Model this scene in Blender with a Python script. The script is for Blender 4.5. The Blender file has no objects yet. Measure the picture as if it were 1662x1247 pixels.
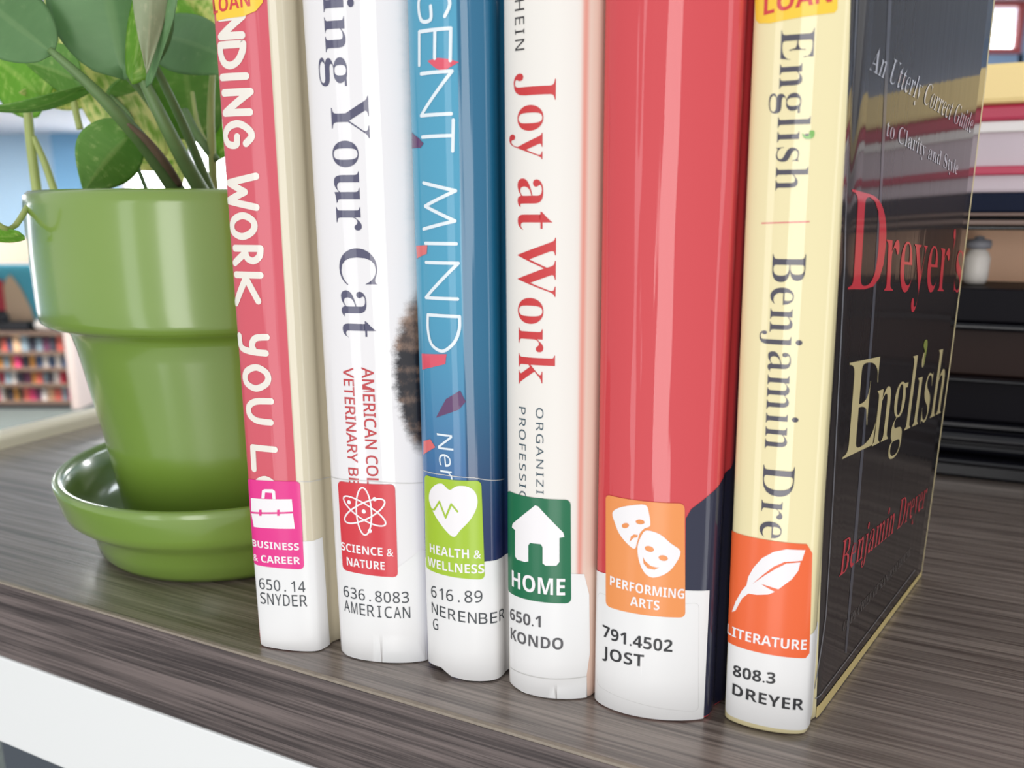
import bpy, bmesh, math, random
import numpy as np
from mathutils import Vector, Matrix

random.seed(7)
SC = bpy.context.scene
COL = SC.collection

# ------------------------------------------------------------------ camera
H = 0.165                      # eye height above the counter top (z = 0)
F = 1270.0                     # focal length in pixels of the 1662 wide frame
PITCH = math.radians(12.0)
cam_d = bpy.data.cameras.new('camera')
cam_d.sensor_width = 36.0
cam_d.lens = F / 1662 * 36.0
cam_d.clip_start = 0.01
cam_d.clip_end = 100
cam_d.dof.use_dof = True
cam_d.dof.focus_distance = 0.28
cam_d.dof.aperture_fstop = 11.0
cam = bpy.data.objects.new('camera', cam_d)
cam.location = (0, 0, H)
cam.rotation_euler = (math.pi / 2 - PITCH, 0, 0)
COL.objects.link(cam)
SC.camera = cam

# ------------------------------------------------------------------ world, lights, exposure
W = bpy.data.worlds.new('world')
SC.world = W
W.use_nodes = True
W.node_tree.nodes['Background'].inputs[0].default_value = (0.94, 0.97, 1.0, 1)
W.node_tree.nodes['Background'].inputs[1].default_value = 0.66
SC.view_settings.view_transform = 'Standard'
SC.view_settings.look = 'None'
SC.view_settings.exposure = 0.20
SC.view_settings.gamma = 1.0
SC.view_settings.use_curve_mapping = False


def area(name, loc, target, sx, sy, power, col=(1, 1, 1)):
    d = bpy.data.lights.new(name, 'AREA')
    d.shape = 'RECTANGLE'
    d.size, d.size_y, d.energy, d.color = sx, sy, power, col
    o = bpy.data.objects.new(name, d)
    o.location = loc
    v = Vector(target) - Vector(loc)
    o.rotation_euler = v.to_track_quat('-Z', 'Y').to_euler()
    COL.objects.link(o)
    return o


# tall windows of the reading room behind the camera
area('window_light', (-1.9, -2.2, -0.1), (0, 0.3, 0.0), 0.5, 3.0, 9, (0.95, 0.97, 1.0))
area('window_light', (-0.60, -2.6, -0.1), (0, 0.3, 0.0), 0.75, 3.0, 27, (1.0, 0.98, 0.96))
area('window_light', (1.9, -2.0, -0.1), (0, 0.3, 0.0), 0.5, 3.0, 8, (0.95, 0.97, 1.0))
# added unseen uplights that brighten the ceiling, no fixture there
area('ceiling_fill', (6.5, 3.5, 0.3), (5.5, 3.5, 2.0), 1.0, 4.0, 60, (0.86, 0.93, 1.0))
area('ceiling_fill', (-6.5, 4.5, 0.3), (-5.5, 4.5, 2.0), 1.0, 4.0, 40, (0.94, 0.96, 1.0))

# ------------------------------------------------------------------ picture geometry: pixel -> ray -> surface
CP, SP = math.cos(PITCH), math.sin(PITCH)
C0 = np.array([0.0, 0.0, H])


def ray(px, py):
    a, b = (px - 831.0), (623.5 - py)
    return np.array([a, F * CP + b * SP, -F * SP + b * CP])


def gp(px, py, z=0.0):
    r = ray(px, py)
    return C0 + r * ((z - H) / r[2])


def pt(px, py, Y):
    r = ray(px, py)
    return C0 + r * (Y / r[1])


def proj(P):
    P = np.asarray(P, float) - C0
    d = P[..., 1] * CP - P[..., 2] * SP
    u = P[..., 1] * SP + P[..., 2] * CP
    return np.stack([831 + F * P[..., 0] / d, 623.5 - F * u / d], -1)


# ------------------------------------------------------------------ materials
def lin(c):
    return tuple(((x / 255) / 12.92 if x / 255 <= 0.04045 else ((x / 255 + 0.055) / 1.055) ** 2.4) for x in c)


class NT:
    def __init__(s, name):
        s.m = bpy.data.materials.new(name)
        s.m.use_nodes = True
        s.t = s.m.node_tree
        s.b = s.t.nodes['Principled BSDF']

    def n(s, typ, **k):
        nd = s.t.nodes.new('ShaderNode' + typ)
        for a, v in k.items():
            setattr(nd, a, v)
        return nd

    def l(s, a, b):
        s.t.links.new(a, b)

    def setin(s, node, key, val):
        if hasattr(val, 'default_value'):
            s.l(val, node.inputs[key])
        elif isinstance(val, (tuple, list)) and len(val) == 3 and node.inputs[key].type == 'RGBA':
            node.inputs[key].default_value = (*val, 1)
        else:
            node.inputs[key].default_value = val

    def math(s, op, a, b=0.0, clamp=False):
        nd = s.n('Math', operation=op, use_clamp=clamp)
        s.setin(nd, 0, a)
        s.setin(nd, 1, b)
        return nd.outputs[0]

    def mix(s, f, a, b, blend='MIX'):
        nd = s.n('Mix', data_type='RGBA', blend_type=blend)
        s.setin(nd, 0, f)
        for i, v in ((6, a), (7, b)):
            if hasattr(v, 'default_value'):
                s.l(v, nd.inputs[i])
            else:
                nd.inputs[i].default_value = (*v, 1)
        return nd.outputs[2]

    def step(s, x, lo, hi):
        nd = s.n('MapRange', interpolation_type='SMOOTHSTEP')
        s.setin(nd, 0, x)
        nd.inputs[1].default_value = lo
        nd.inputs[2].default_value = hi
        return nd.outputs[0]

    def noise(s, coord, scale, detail=2.0, rough=0.5, mul=None):
        nd = s.n('TexNoise')
        nd.inputs['Scale'].default_value = scale
        nd.inputs['Detail'].default_value = detail
        nd.inputs['Roughness'].default_value = rough
        if mul:
            mp = s.n('Mapping')
            mp.inputs['Scale'].default_value = mul
            s.l(coord, mp.inputs[0])
            coord = mp.outputs[0]
        s.l(coord, nd.inputs['Vector'])
        return nd.outputs[0]

    def uv(s):
        nd = s.n('UVMap')
        sep = s.n('SeparateXYZ')
        s.l(nd.outputs[0], sep.inputs[0])
        return nd.outputs[0], sep.outputs[0], sep.outputs[1]

    def obj(s):
        return s.n('TexCoord').outputs['Object']

    def base(s, c):
        if hasattr(c, 'default_value'):
            s.l(c, s.b.inputs['Base Color'])
        else:
            s.b.inputs['Base Color'].default_value = (*c, 1)


def simple(name, c, rough=0.5, coat=0.0, metal=0.0, noise=0.0, nscale=60, spec=0.5):
    n = NT(name)
    c = lin(c)
    if noise:
        f = n.noise(n.obj(), nscale, 4)
        n.base(n.mix(f, tuple(x * (1 - noise) for x in c), tuple(min(1, x * (1 + noise)) for x in c)))
    else:
        n.base(c)
    n.b.inputs['Roughness'].default_value = rough
    n.b.inputs['Metallic'].default_value = metal
    n.b.inputs['Specular IOR Level'].default_value = spec
    n.b.inputs['Coat Weight'].default_value = coat
    n.b.inputs['Coat Roughness'].default_value = 0.08
    return n.m


def film(n, amount=1.0, streak=0.35, rough=0.07):
    """clear plastic jacket film: clear coat whose surface carries vertical streaks"""
    uv, u, v = n.uv()
    f = n.noise(uv, 1.0, 2, 0.5, (170, 5.0, 1))
    g = n.noise(uv, 1.0, 1, 0.5, (38, 12.0, 1))
    bp = n.n('Bump')
    bp.inputs['Strength'].default_value = streak
    bp.inputs['Distance'].default_value = 0.0006
    n.l(n.math('ADD', f, n.math('MULTIPLY', g, 1.2)), bp.inputs['Height'])
    n.l(bp.outputs[0], n.b.inputs['Coat Normal'])
    n.b.inputs['Coat Weight'].default_value = amount
    n.b.inputs['Coat Roughness'].default_value = rough
    n.b.inputs['Roughness'].default_value = 0.55
    n.b.inputs['Specular IOR Level'].default_value = 0.25


def jacket(name, c, amount=1.0, streak=0.35, rough=0.07):
    n = NT(name)
    n.base(lin(c))
    film(n, amount, streak, rough)
    return n.m


# ------------------------------------------------------------------ object helpers
def link(o, parent=None, label=None, cat=None, group=None, kind=None):
    COL.objects.link(o)
    if parent is not None:
        o.parent = parent
    if label:
        o['label'] = label
    if cat:
        o['category'] = cat
    if group:
        o['group'] = group
    if kind:
        o['kind'] = kind
    return o


def empty(name, loc, label, cat, group=None):
    o = bpy.data.objects.new(name, None)
    o.location = loc
    o.empty_display_size = 0.02
    return link(o, None, label, cat, group)


def mesh_obj(name, verts, faces, mat, parent=None, smooth=False, uvs=None, mats=None, **k):
    me = bpy.data.meshes.new(name)
    off = np.array(parent.location) if parent is not None and parent.type == 'EMPTY' else np.zeros(3)
    me.from_pydata([tuple(np.asarray(v, float) - off) for v in verts], [], faces)
    if smooth:
        for p in me.polygons:
            p.use_smooth = True
    if uvs is not None:
        lay = me.uv_layers.new(name='UVMap')
        idx = np.empty(len(me.loops), np.int32)
        me.loops.foreach_get('vertex_index', idx)
        lay.data.foreach_set('uv', np.asarray(uvs, np.float32)[idx].ravel())
    for m in (mats or [mat]):
        me.materials.append(m)
    me.update()
    o = bpy.data.objects.new(name, me)
    return link(o, parent, **k)


def box(name, lo, hi, mat, parent=None, bev=0.0, rot=0.0, origin=(0, 0, 0), seg=2, **k):
    """box lo..hi in a frame turned by rot about z at origin"""
    bm = bmesh.new()
    bmesh.ops.create_cube(bm, size=1.0)
    lo, hi = Vector(lo), Vector(hi)
    for v in bm.verts:
        v.co = Vector([lo[i] + (v.co[i] + 0.5) * (hi[i] - lo[i]) for i in range(3)])
    if bev:
        bmesh.ops.bevel(bm, geom=list(bm.edges), offset=bev, segments=seg, affect='EDGES', profile=0.5)
    me = bpy.data.meshes.new(name)
    bm.to_mesh(me)
    bm.free()
    me.materials.append(mat)
    o = bpy.data.objects.new(name, me)
    link(o, parent, **k)
    base = Vector(parent.location) if parent is not None and parent.type == 'EMPTY' else Vector((0, 0, 0))
    o.matrix_local = Matrix.Translation(Vector(origin) - base) @ Matrix.Rotation(rot, 4, 'Z')
    return o


def lathe(name, prof, centre, mat, parent, seg=128, **k):
    vs, fs = [], []
    n = len(prof)
    for i in range(seg):
        a = 2 * math.pi * i / seg
        for r, z in prof:
            vs.append((centre[0] + r * math.cos(a), centre[1] + r * math.sin(a), z))
    for i in range(seg):
        j = (i + 1) % seg
        for q in range(n - 1):
            fs.append((i * n + q, j * n + q, j * n + q + 1, i * n + q + 1))
    return mesh_obj(name, vs, fs, mat, parent, smooth=True, **k)


def tube(name, pts, rad, mat, parent, seg=10, sub=5, **k):
    """smooth tapering tube through pts"""
    pts = [np.array(p, float) for p in pts]
    P, Rr = [], []
    n = len(pts)
    for i in range(n - 1):
        p0, p1, p2, p3 = pts[max(i - 1, 0)], pts[i], pts[i + 1], pts[min(i + 2, n - 1)]
        for j in range(sub):
            t = j / sub
            P.append(0.5 * ((2 * p1) + (-p0 + p2) * t + (2 * p0 - 5 * p1 + 4 * p2 - p3) * t * t + (-p0 + 3 * p1 - 3 * p2 + p3) * t ** 3))
            Rr.append(rad[i] * (1 - t) + rad[i + 1] * t)
    P.append(pts[-1])
    Rr.append(rad[-1])
    vs, fs = [], []
    m = len(P)
    for i, (p, r) in enumerate(zip(P, Rr)):
        d = P[min(i + 1, m - 1)] - P[max(i - 1, 0)]
        d = d / np.linalg.norm(d)
        a = np.cross(d, [0.3, 1, 0.1])
        a /= np.linalg.norm(a)
        b = np.cross(d, a)
        for q in range(seg):
            t = 2 * math.pi * q / seg
            vs.append(p + r * (math.cos(t) * a + math.sin(t) * b))
    for i in range(m - 1):
        for q in range(seg):
            q2 = (q + 1) % seg
            fs.append((i * seg + q, i * seg + q2, (i + 1) * seg + q2, (i + 1) * seg + q))
    fs.append(tuple(range(seg))[::-1])
    fs.append(tuple((m - 1) * seg + q for q in range(seg)))
    return mesh_obj(name, vs, fs, mat, parent, smooth=True, **k)


# ------------------------------------------------------------------ the counter
TH = -0.43
A = gp(0, 944)                                 # a point of the top front edge
DV = np.array([math.cos(TH), math.sin(TH), 0])  # along the front edge
NV = np.array([-math.sin(TH), math.cos(TH), 0])  # away from the viewer


def laminate(name, dark, light, rough, coat):
    n = NT(name)
    o = n.obj()
    g1 = n.noise(o, 1.0, 8, 0.66, (5, 210, 210))
    g2 = n.noise(o, 1.0, 5, 0.6, (14, 900, 900))
    g3 = n.noise(o, 1.0, 3, 0.5, (2.2, 34, 34))
    f = n.math('ADD', n.math('MULTIPLY', g1, 0.55), n.math('MULTIPLY', g2, 0.45))
    f = n.step(f, 0.38, 0.62)
    f = n.math('MULTIPLY', f, n.math('ADD', n.math('MULTIPLY', g3, 0.9), 0.4), True)
    n.base(n.mix(f, lin(dark), lin(light)))
    bp = n.n('Bump')
    bp.inputs['Strength'].default_value = 0.25
    bp.inputs['Distance'].default_value = 0.0004
    n.l(f, bp.inputs['Height'])
    n.l(bp.outputs[0], n.b.inputs['Normal'])
    n.b.inputs['Roughness'].default_value = rough
    n.b.inputs['Coat Weight'].default_value = coat
    n.b.inputs['Coat Roughness'].default_value = 0.22
    return n.m


m_top = laminate('dark_laminate', (86, 75, 69), (164, 150, 140), 0.30, 1.0)
m_edge = laminate('edge_laminate', (60, 51, 50), (130, 116, 112), 0.5, 0.1)
m_seam = simple('worn_edge_seam', (150, 138, 124), 0.6, noise=0.3, nscale=300)
m_cream = simple('cream_edging', (236, 226, 200), 0.4)
m_white = simple('white_melamine', (240, 240, 238), 0.45)
m_darkgrey = simple('dark_grey_panel', (78, 84, 92), 0.6)  # even blue-grey of the recessed panel under the rail

LEFT, RIGHT, BACK = -0.21, 1.7, 1.0
counter = empty('library_counter', tuple(A), 'long dark grey-brown wood grain counter top carrying the pot and the books', 'counter')
RZ = dict(rot=TH, origin=tuple(A))
box('counter_top', (LEFT, 0.0012, -0.039), (RIGHT, BACK, 0), m_top, counter, 0.0003, **RZ)
box('front_edge', (LEFT, -0.0005, -0.0395), (RIGHT, 0.0012, -0.0010), m_edge, counter, 0.0003, **RZ)
box('edge_seam', (LEFT, -0.0003, -0.0010), (RIGHT, 0.0014, 0.0001), m_seam, counter, 0.0002, label='worn pale seam along the front edge', **RZ)
box('white_rail', (LEFT, -0.001, -0.089), (RIGHT, 0.018, -0.040), m_white, counter, 0.001, label='white rail under the dark edge', **RZ)
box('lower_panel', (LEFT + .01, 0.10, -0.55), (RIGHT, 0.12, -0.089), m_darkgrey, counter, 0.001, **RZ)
box('side_edging', (LEFT - 0.02, -0.0005, -0.039), (LEFT, BACK, 0.010), m_cream, counter, 0.004, label='cream raised edging at the left end', seg=4, **RZ)


# ------------------------------------------------------------------ books
class Book:
    def __init__(s, left, corner, top_left, ang, depth, height, bulge, cover_mats, name, label, spine_r=0.003, groove=0.0010,
                 thick=0.0022, flare=0.0, bottom=None, page_mat=None, softness=0.5):
        K = gp(*corner)[:2]
        lpx = left[0]
        for it in range(5):
            L = gp(lpx, left[1])[:2]
            s.outline(L, K, ang, depth, bulge, spine_r, groove, softness)
            s.depth, s.Hh, s.flare = depth, height, flare
            s.a = 0.0
            lo, hi = -0.2, 0.2
            vv = np.linspace(0.1, 0.34, 40)
            for _ in range(22):
                s.a = (lo + hi) / 2
                x = s.silhouette(top_left[1], vv)
                if x < top_left[0]:
                    lo = s.a
                else:
                    hi = s.a
            yb = proj(s.P(s.S[s.n_left + 20], 0.02))[1]
            want = np.interp(yb, [top_left[1], left[1]], [top_left[0], left[0]])
            lpx += want - s.silhouette(yb, np.linspace(0, 0.06, 30))
        s.bottom = bottom
        pts = s.pts
        s.root = empty(name, (float(L[0]), float(L[1]), 0), label, 'book', 'library books standing in a row')
        s.build(pts, cover_mats, thick, page_mat)

    def silhouette(s, y, vv):
        ii = range(s.n_left - 6, s.n_left + 60, 3)
        return min(np.interp(y, q[::-1, 1], q[::-1, 0]) for q in (proj(s.P(np.full(len(vv), s.S[i]), vv)) for i in ii))

    def outline(s, L, K, ang, depth, bulge, spine_r, groove, softness):
        s.L = L
        s.T = np.linalg.norm(K - L)
        s.U = (K - L) / s.T
        s.D = np.array([math.cos(ang), math.sin(ang)])
        s.perp = np.array([-s.U[1], s.U[0]])       # away from viewer
        T = s.T
        c = spine_r
        # outer outline in (x along U, y along D or perp)
        out = []
        th = np.linspace(-math.pi / 2, math.pi / 2, 121)
        xs = T / 2 + T / 2 * np.sign(np.sin(th)) * np.abs(np.sin(th)) ** softness
        t = (xs - T / 2) / (T / 2)
        ys = c * (1 - np.abs(np.cos(th)) ** softness) - bulge * (1 - t * t)
        yb = np.concatenate([np.linspace(c, 0.022, 30)[1:], np.linspace(0.022, depth, 14)[1:]])
        inset = groove * np.exp(-((yb - 0.0095) / 0.0028) ** 2)
        left_pts = [np.array([g, y]) for g, y in zip(inset[::-1], yb[::-1])]
        right_pts = [np.array([T - g, y]) for g, y in zip(inset, yb)]
        sp = [np.array([x, y]) for x, y in zip(xs, ys)]
        pts = left_pts + sp + right_pts
        W2 = []
        for p in pts:
            x, y = p
            W2.append(s.L + s.U * x + s.D * y)
        W2 = np.array(W2)
        seg = np.linalg.norm(np.diff(W2, axis=0), axis=1)
        S = np.concatenate([[0], np.cumsum(seg)])
        mid = len(left_pts) + 60
        s.S = S - S[mid]
        s.W2 = W2
        d = np.gradient(W2, axis=0)
        d /= np.linalg.norm(d, axis=1)[:, None]
        nn = np.stack([d[:, 1], -d[:, 0]], -1)     # outward
        s.N2 = nn
        s.dep = np.array([p[1] for p in pts])
        s.side = np.array([-1.0] * len(left_pts) + [0.0] * len(sp) + [1.0] * len(right_pts))
        s.pts = pts
        s.n_left = len(left_pts)

    def flr(s, dep, side, v):
        if not s.flare:
            return 0 * v
        w = np.clip((dep - 0.02) / (s.depth - 0.02), 0, 1)
        k = np.sin(np.clip(v / 0.30, 0, 1) * math.pi * 0.5)
        return np.where(side > 0.5, s.flare * w * k, 0.0)

    def P(s, ss, v, off=0.0):
        ss = np.asarray(ss, float)
        v = np.asarray(v, float)
        x = np.interp(ss, s.S, s.W2[:, 0])
        y = np.interp(ss, s.S, s.W2[:, 1])
        nx = np.interp(ss, s.S, s.N2[:, 0])
        ny = np.interp(ss, s.S, s.N2[:, 1])
        dep = np.interp(ss, s.S, s.dep)
        o = off + s.flr(dep, np.sign(ss) * (dep > 0.004), v)
        X, Y = x + nx * o, y + ny * o
        up = np.array([s.U[0] * s.a, s.U[1] * s.a, 1.0])
        up /= np.linalg.norm(up)
        return np.stack([X + up[0] * v, Y + up[1] * v, up[2] * v + 0.00025], -1)

    def build(s, pts, mats, thick, page_mat):
        n = len(pts)
        rows = np.concatenate([[0, 0.0006], np.linspace(0.004, s.Hh - 0.001, 34), [s.Hh]])
        vs, uv, fs = [], [], []
        inner = s.inner = thick
        for k, off in enumerate((0.0, -inner)):
            for v in rows:
                ss = s.S.copy()
                vv = np.full(n, v)
                if s.bottom is not None:
                    vv = vv + s.bottom(ss) * max(0.0, 1 - v / 0.012)
                o = off - (0.0004 if v in (0, s.Hh) and k == 0 else 0)
                P = s.P(ss, vv, o)
                vs += list(P)
                uv += list(np.stack([ss, vv], -1))
        R = len(rows)

        def vid(k, r, i):
            return k * R * n + r * n + i
        for r in range(R - 1):
            for i in range(n - 1):
                fs.append((vid(0, r, i), vid(0, r, i + 1), vid(0, r + 1, i + 1), vid(0, r + 1, i)))
                fs.append((vid(1, r, i + 1), vid(1, r, i), vid(1, r + 1, i), vid(1, r + 1, i + 1)))
        for i in range(n - 1):
            fs.append((vid(1, 0, i), vid(1, 0, i + 1), vid(0, 0, i + 1), vid(0, 0, i)))
            fs.append((vid(0, R - 1, i), vid(0, R - 1, i + 1), vid(1, R - 1, i + 1), vid(1, R - 1, i)))
        for r in range(R - 1):
            fs.append((vid(0, r, 0), vid(0, r + 1, 0), vid(1, r + 1, 0), vid(1, r, 0)))
            fs.append((vid(0, r + 1, n - 1), vid(0, r, n - 1), vid(1, r, n - 1), vid(1, r + 1, n - 1)))
        co = mesh_obj('cover', vs, fs, mats, s.root, smooth=True, uvs=uv)
        me = co.data
        # sharp caps
        for p in me.polygons:
            nz = abs(p.normal.z)
            if nz > 0.6:
                p.use_smooth = False
        # page block with a hollowed fore-edge
        x0, x1 = thick + 0.0004, s.T - thick - 0.0004
        y1 = s.depth - 0.004
        prof = [(x0, 0.006), (x1, 0.006)]
        for q in range(9):
            t = q / 8
            prof.append((x1 + (x0 - x1) * t, y1 - 0.004 * math.sin(math.pi * t)))
        up = np.array([s.U[0] * s.a, s.U[1] * s.a, 1.0])
        up /= np.linalg.norm(up)
        vv = []
        for v in (0.003, s.Hh - 0.003):
            for x, y in prof:
                p = s.L + s.U * x + s.D * y
                vv.append((p[0] + up[0] * v, p[1] + up[1] * v, up[2] * v))
        m = len(prof)
        ff = [tuple(range(m))[::-1], tuple(range(m, 2 * m))]
        for i in range(m):
            j = (i + 1) % m
            ff.append((i, j, m + j, m + i))
        mesh_obj('page_block', vv, ff, page_mat, s.root)

    # pixel -> (s, v) on the outer surface
    def pick(s, px, py):
        px = np.atleast_1d(np.asarray(px, float))
        py = np.atleast_1d(np.asarray(py, float))
        if not hasattr(s, 'grid'):
            lo = s.S[np.searchsorted(s.dep[::-1] * 0 + np.arange(len(s.S)), 0)]
            gs = np.concatenate([np.linspace(-s.T * 0.75, s.T * 0.75, 60), np.linspace(s.T * 0.75, s.S[-1], 60)[1:]])
            gv = np.linspace(0, s.Hh, 90)
            G = np.array(np.meshgrid(gs, gv, indexing='ij')).reshape(2, -1)
            Q = s.P(G[0], G[1])
            nrm = s.P(G[0], G[1], 0.001) - Q
            vis = ((Q - C0) * nrm).sum(-1) < 0
            s.grid = (G[:, vis], proj(Q)[vis])
        G, Q = s.grid
        out = []
        for x, y in zip(px, py):
            i = np.argmin((Q[:, 0] - x) ** 2 + (Q[:, 1] - y) ** 2)
            p = G[:, i].copy()
            for _ in range(12):
                e = 1e-4
                q0 = proj(s.P(p[0], p[1]))
                J = np.stack([(proj(s.P(p[0] + e, p[1])) - q0) / e, (proj(s.P(p[0], p[1] + e)) - q0) / e], -1)
                try:
                    d = np.linalg.solve(J, np.array([x, y]) - q0)
                except np.linalg.LinAlgError:
                    break
                L_ = np.linalg.norm(d)
                if L_ > 0.004:
                    d *= 0.004 / L_
                p = p + d
            out.append(p)
        return np.array(out)


# ---- printed shapes laid onto a book
def flat_to_book(book, name, me, mat, layer, parent=None, **k):
    """me: mesh whose x,y are (s,v); cut it into narrow strips and lay it on the surface"""
    bm = bmesh.new()
    bm.from_mesh(me)
    bmesh.ops.remove_doubles(bm, verts=bm.verts, dist=5e-7)
    if not bm.verts:
        return None
    xs = [v.co.x for v in bm.verts]
    ys = [v.co.y for v in bm.verts]
    edge = book.T * 0.5 + 0.016
    x = math.floor(min(xs) / 0.0006) * 0.0006 + 0.0006
    while x < max(xs):
        bmesh.ops.bisect_plane(bm, geom=bm.verts[:] + bm.edges[:] + bm.faces[:], plane_co=(x, 0, 0), plane_no=(1, 0, 0), dist=1e-7)
        x += 0.0012 if abs(x) < book.T * 0.3 else (0.0006 if x < edge else 0.006)
    y = math.floor(min(ys) / 0.012) * 0.012 + 0.012
    while y < max(ys):
        bmesh.ops.bisect_plane(bm, geom=bm.verts[:] + bm.edges[:] + bm.faces[:], plane_co=(0, y, 0), plane_no=(0, 1, 0), dist=1e-7)
        y += 0.012
    bm.verts.ensure_lookup_table()
    sv = np.array([(v.co.x, max(v.co.y, 0.0002)) for v in bm.verts])
    P = book.P(sv[:, 0], sv[:, 1], layer + np.array([v.co.z for v in bm.verts]))
    bm.verts.index_update()
    faces = []
    for f in bm.faces:
        f.normal_update()
        idx = [v.index for v in f.verts]
        if f.normal.z < 0:
            idx = idx[::-1]
        faces.append(tuple(idx))
    bm.free()
    bpy.data.meshes.remove(me)
    return mesh_obj(name, list(P), faces, mat, parent or book.root, smooth=True, uvs=sv, **k)


def poly_mesh(loops):
    """filled 2D polygons (even-odd holes) through a curve"""
    c = bpy.data.curves.new('p', 'CURVE')
    c.dimensions = '2D'
    c.fill_mode = 'BOTH'
    for lp in loops:
        sp = c.splines.new('POLY')
        sp.points.add(len(lp) - 1)
        for i, (x, y) in enumerate(lp):
            sp.points[i].co = (x * 100, y * 100, 0, 1)
        sp.use_cyclic_u = True
    o = bpy.data.objects.new('p', c)
    me = bpy.data.meshes.new_from_object(o)
    bpy.data.objects.remove(o)
    bpy.data.curves.remove(c)
    for v in me.vertices:
        v.co *= 0.01
    return me


def smoothloop(p, n=6):
    p = [np.array(q, float) for q in p]
    out = []
    m = len(p)
    for i in range(m):
        p0, p1, p2, p3 = p[i - 1], p[i], p[(i + 1) % m], p[(i + 2) % m]
        for j in range(n):
            t = j / n
            out.append(0.5 * ((2 * p1) + (-p0 + p2) * t + (2 * p0 - 5 * p1 + 4 * p2 - p3) * t * t + (-p0 + 3 * p1 - 3 * p2 + p3) * t ** 3))
    return out


def decal(book, name, loops, mat, layer, smooth=False, **k):
    """loops given as pixels of the photograph, found on the book's own surface"""
    L = []
    for lp in loops:
        if smooth:
            lp = smoothloop(lp)
        lp = np.array(lp, float)
        L.append(book.pick(lp[:, 0], lp[:, 1]))
    return flat_to_book(book, name, poly_mesh(L), mat, layer, **k)


def decal_sv(book, name, loops, mat, layer, **k):
    return flat_to_book(book, name, poly_mesh(loops), mat, layer, **k)


def rrect(c4, r, n=6):
    """rounded quad: corners TL TR BR BL in (s,v), r = radius in metres"""
    c4 = [np.array(c, float) for c in c4]
    out = []
    for i in range(4):
        p, a, b = c4[i], c4[i - 1], c4[(i + 1) % 4]
        ua = (a - p) / np.linalg.norm(a - p)
        ub = (b - p) / np.linalg.norm(b - p)
        q0, q1 = p + ua * r, p + ub * r
        for j in range(n + 1):
            t = j / n
            out.append((1 - t) ** 2 * q0 + 2 * t * (1 - t) * p + t * t * q1)
    return out


def sticker(book, name, c4, r, mat, layer, **k):
    q = book.pick([c[0] for c in c4], [c[1] for c in c4])
    return decal_sv(book, name, [rrect(q, r)], mat, layer, **k)


def strokes(book, name, lines, w, mat, layer, parent=None, aff=None, **k):
    """round-capped strokes; points in (s,v) (or unit box through aff)"""
    bm = bmesh.new()
    lift = 0.0
    for ln in lines:
        pts = [np.array(p, float) for p in ln]
        if aff is not None:
            pts = [aff(p) for p in pts]
        for p in pts:
            vs = [bm.verts.new((p[0] + w / 2 * math.cos(a), p[1] + w / 2 * math.sin(a), lift)) for a in np.linspace(0, 2 * math.pi, 17)[:-1]]
            bm.faces.new(vs)
            lift += 4e-7
        for a, b in zip(pts[:-1], pts[1:]):
            d = b - a
            L_ = np.linalg.norm(d)
            if L_ < 1e-9:
                continue
            nrm = np.array([-d[1], d[0]]) / L_ * w / 2
            lift += 4e-7
            bm.faces.new([bm.verts.new((*q, lift)) for q in (a - nrm, b - nrm, b + nrm, a + nrm)])
    me = bpy.data.meshes.new('s')
    bm.to_mesh(me)
    bm.free()
    return flat_to_book(book, name, me, mat, layer, parent, **k)


def SERIF(s, base=0x1D400):
    o = ''
    for ch in s:
        if 'A' <= ch <= 'Z':
            o += chr(base + ord(ch) - 65)
        elif 'a' <= ch <= 'z':
            o += chr(base + 26 + ord(ch) - 97)
        else:
            o += ch
    return o


def BOLD(s):
    o = ''
    for ch in s:
        if 'A' <= ch <= 'Z':
            o += chr(0x1D5D4 + ord(ch) - 65)
        elif 'a' <= ch <= 'z':
            o += chr(0x1D5D4 + 26 + ord(ch) - 97)
        elif '0' <= ch <= '9':
            o += chr(0x1D7EC + ord(ch) - 48)
        else:
            o += ch
    return o


def SANS(s):
    o = ''
    for ch in s:
        if 'A' <= ch <= 'Z':
            o += chr(0x1D5A0 + ord(ch) - 65)
        elif 'a' <= ch <= 'z':
            o += chr(0x1D5A0 + 26 + ord(ch) - 97)
        elif '0' <= ch <= '9':
            o += chr(0x1D7E2 + ord(ch) - 48)
        else:
            o += ch
    return o


CAPS = {}
GLY = {}


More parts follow.
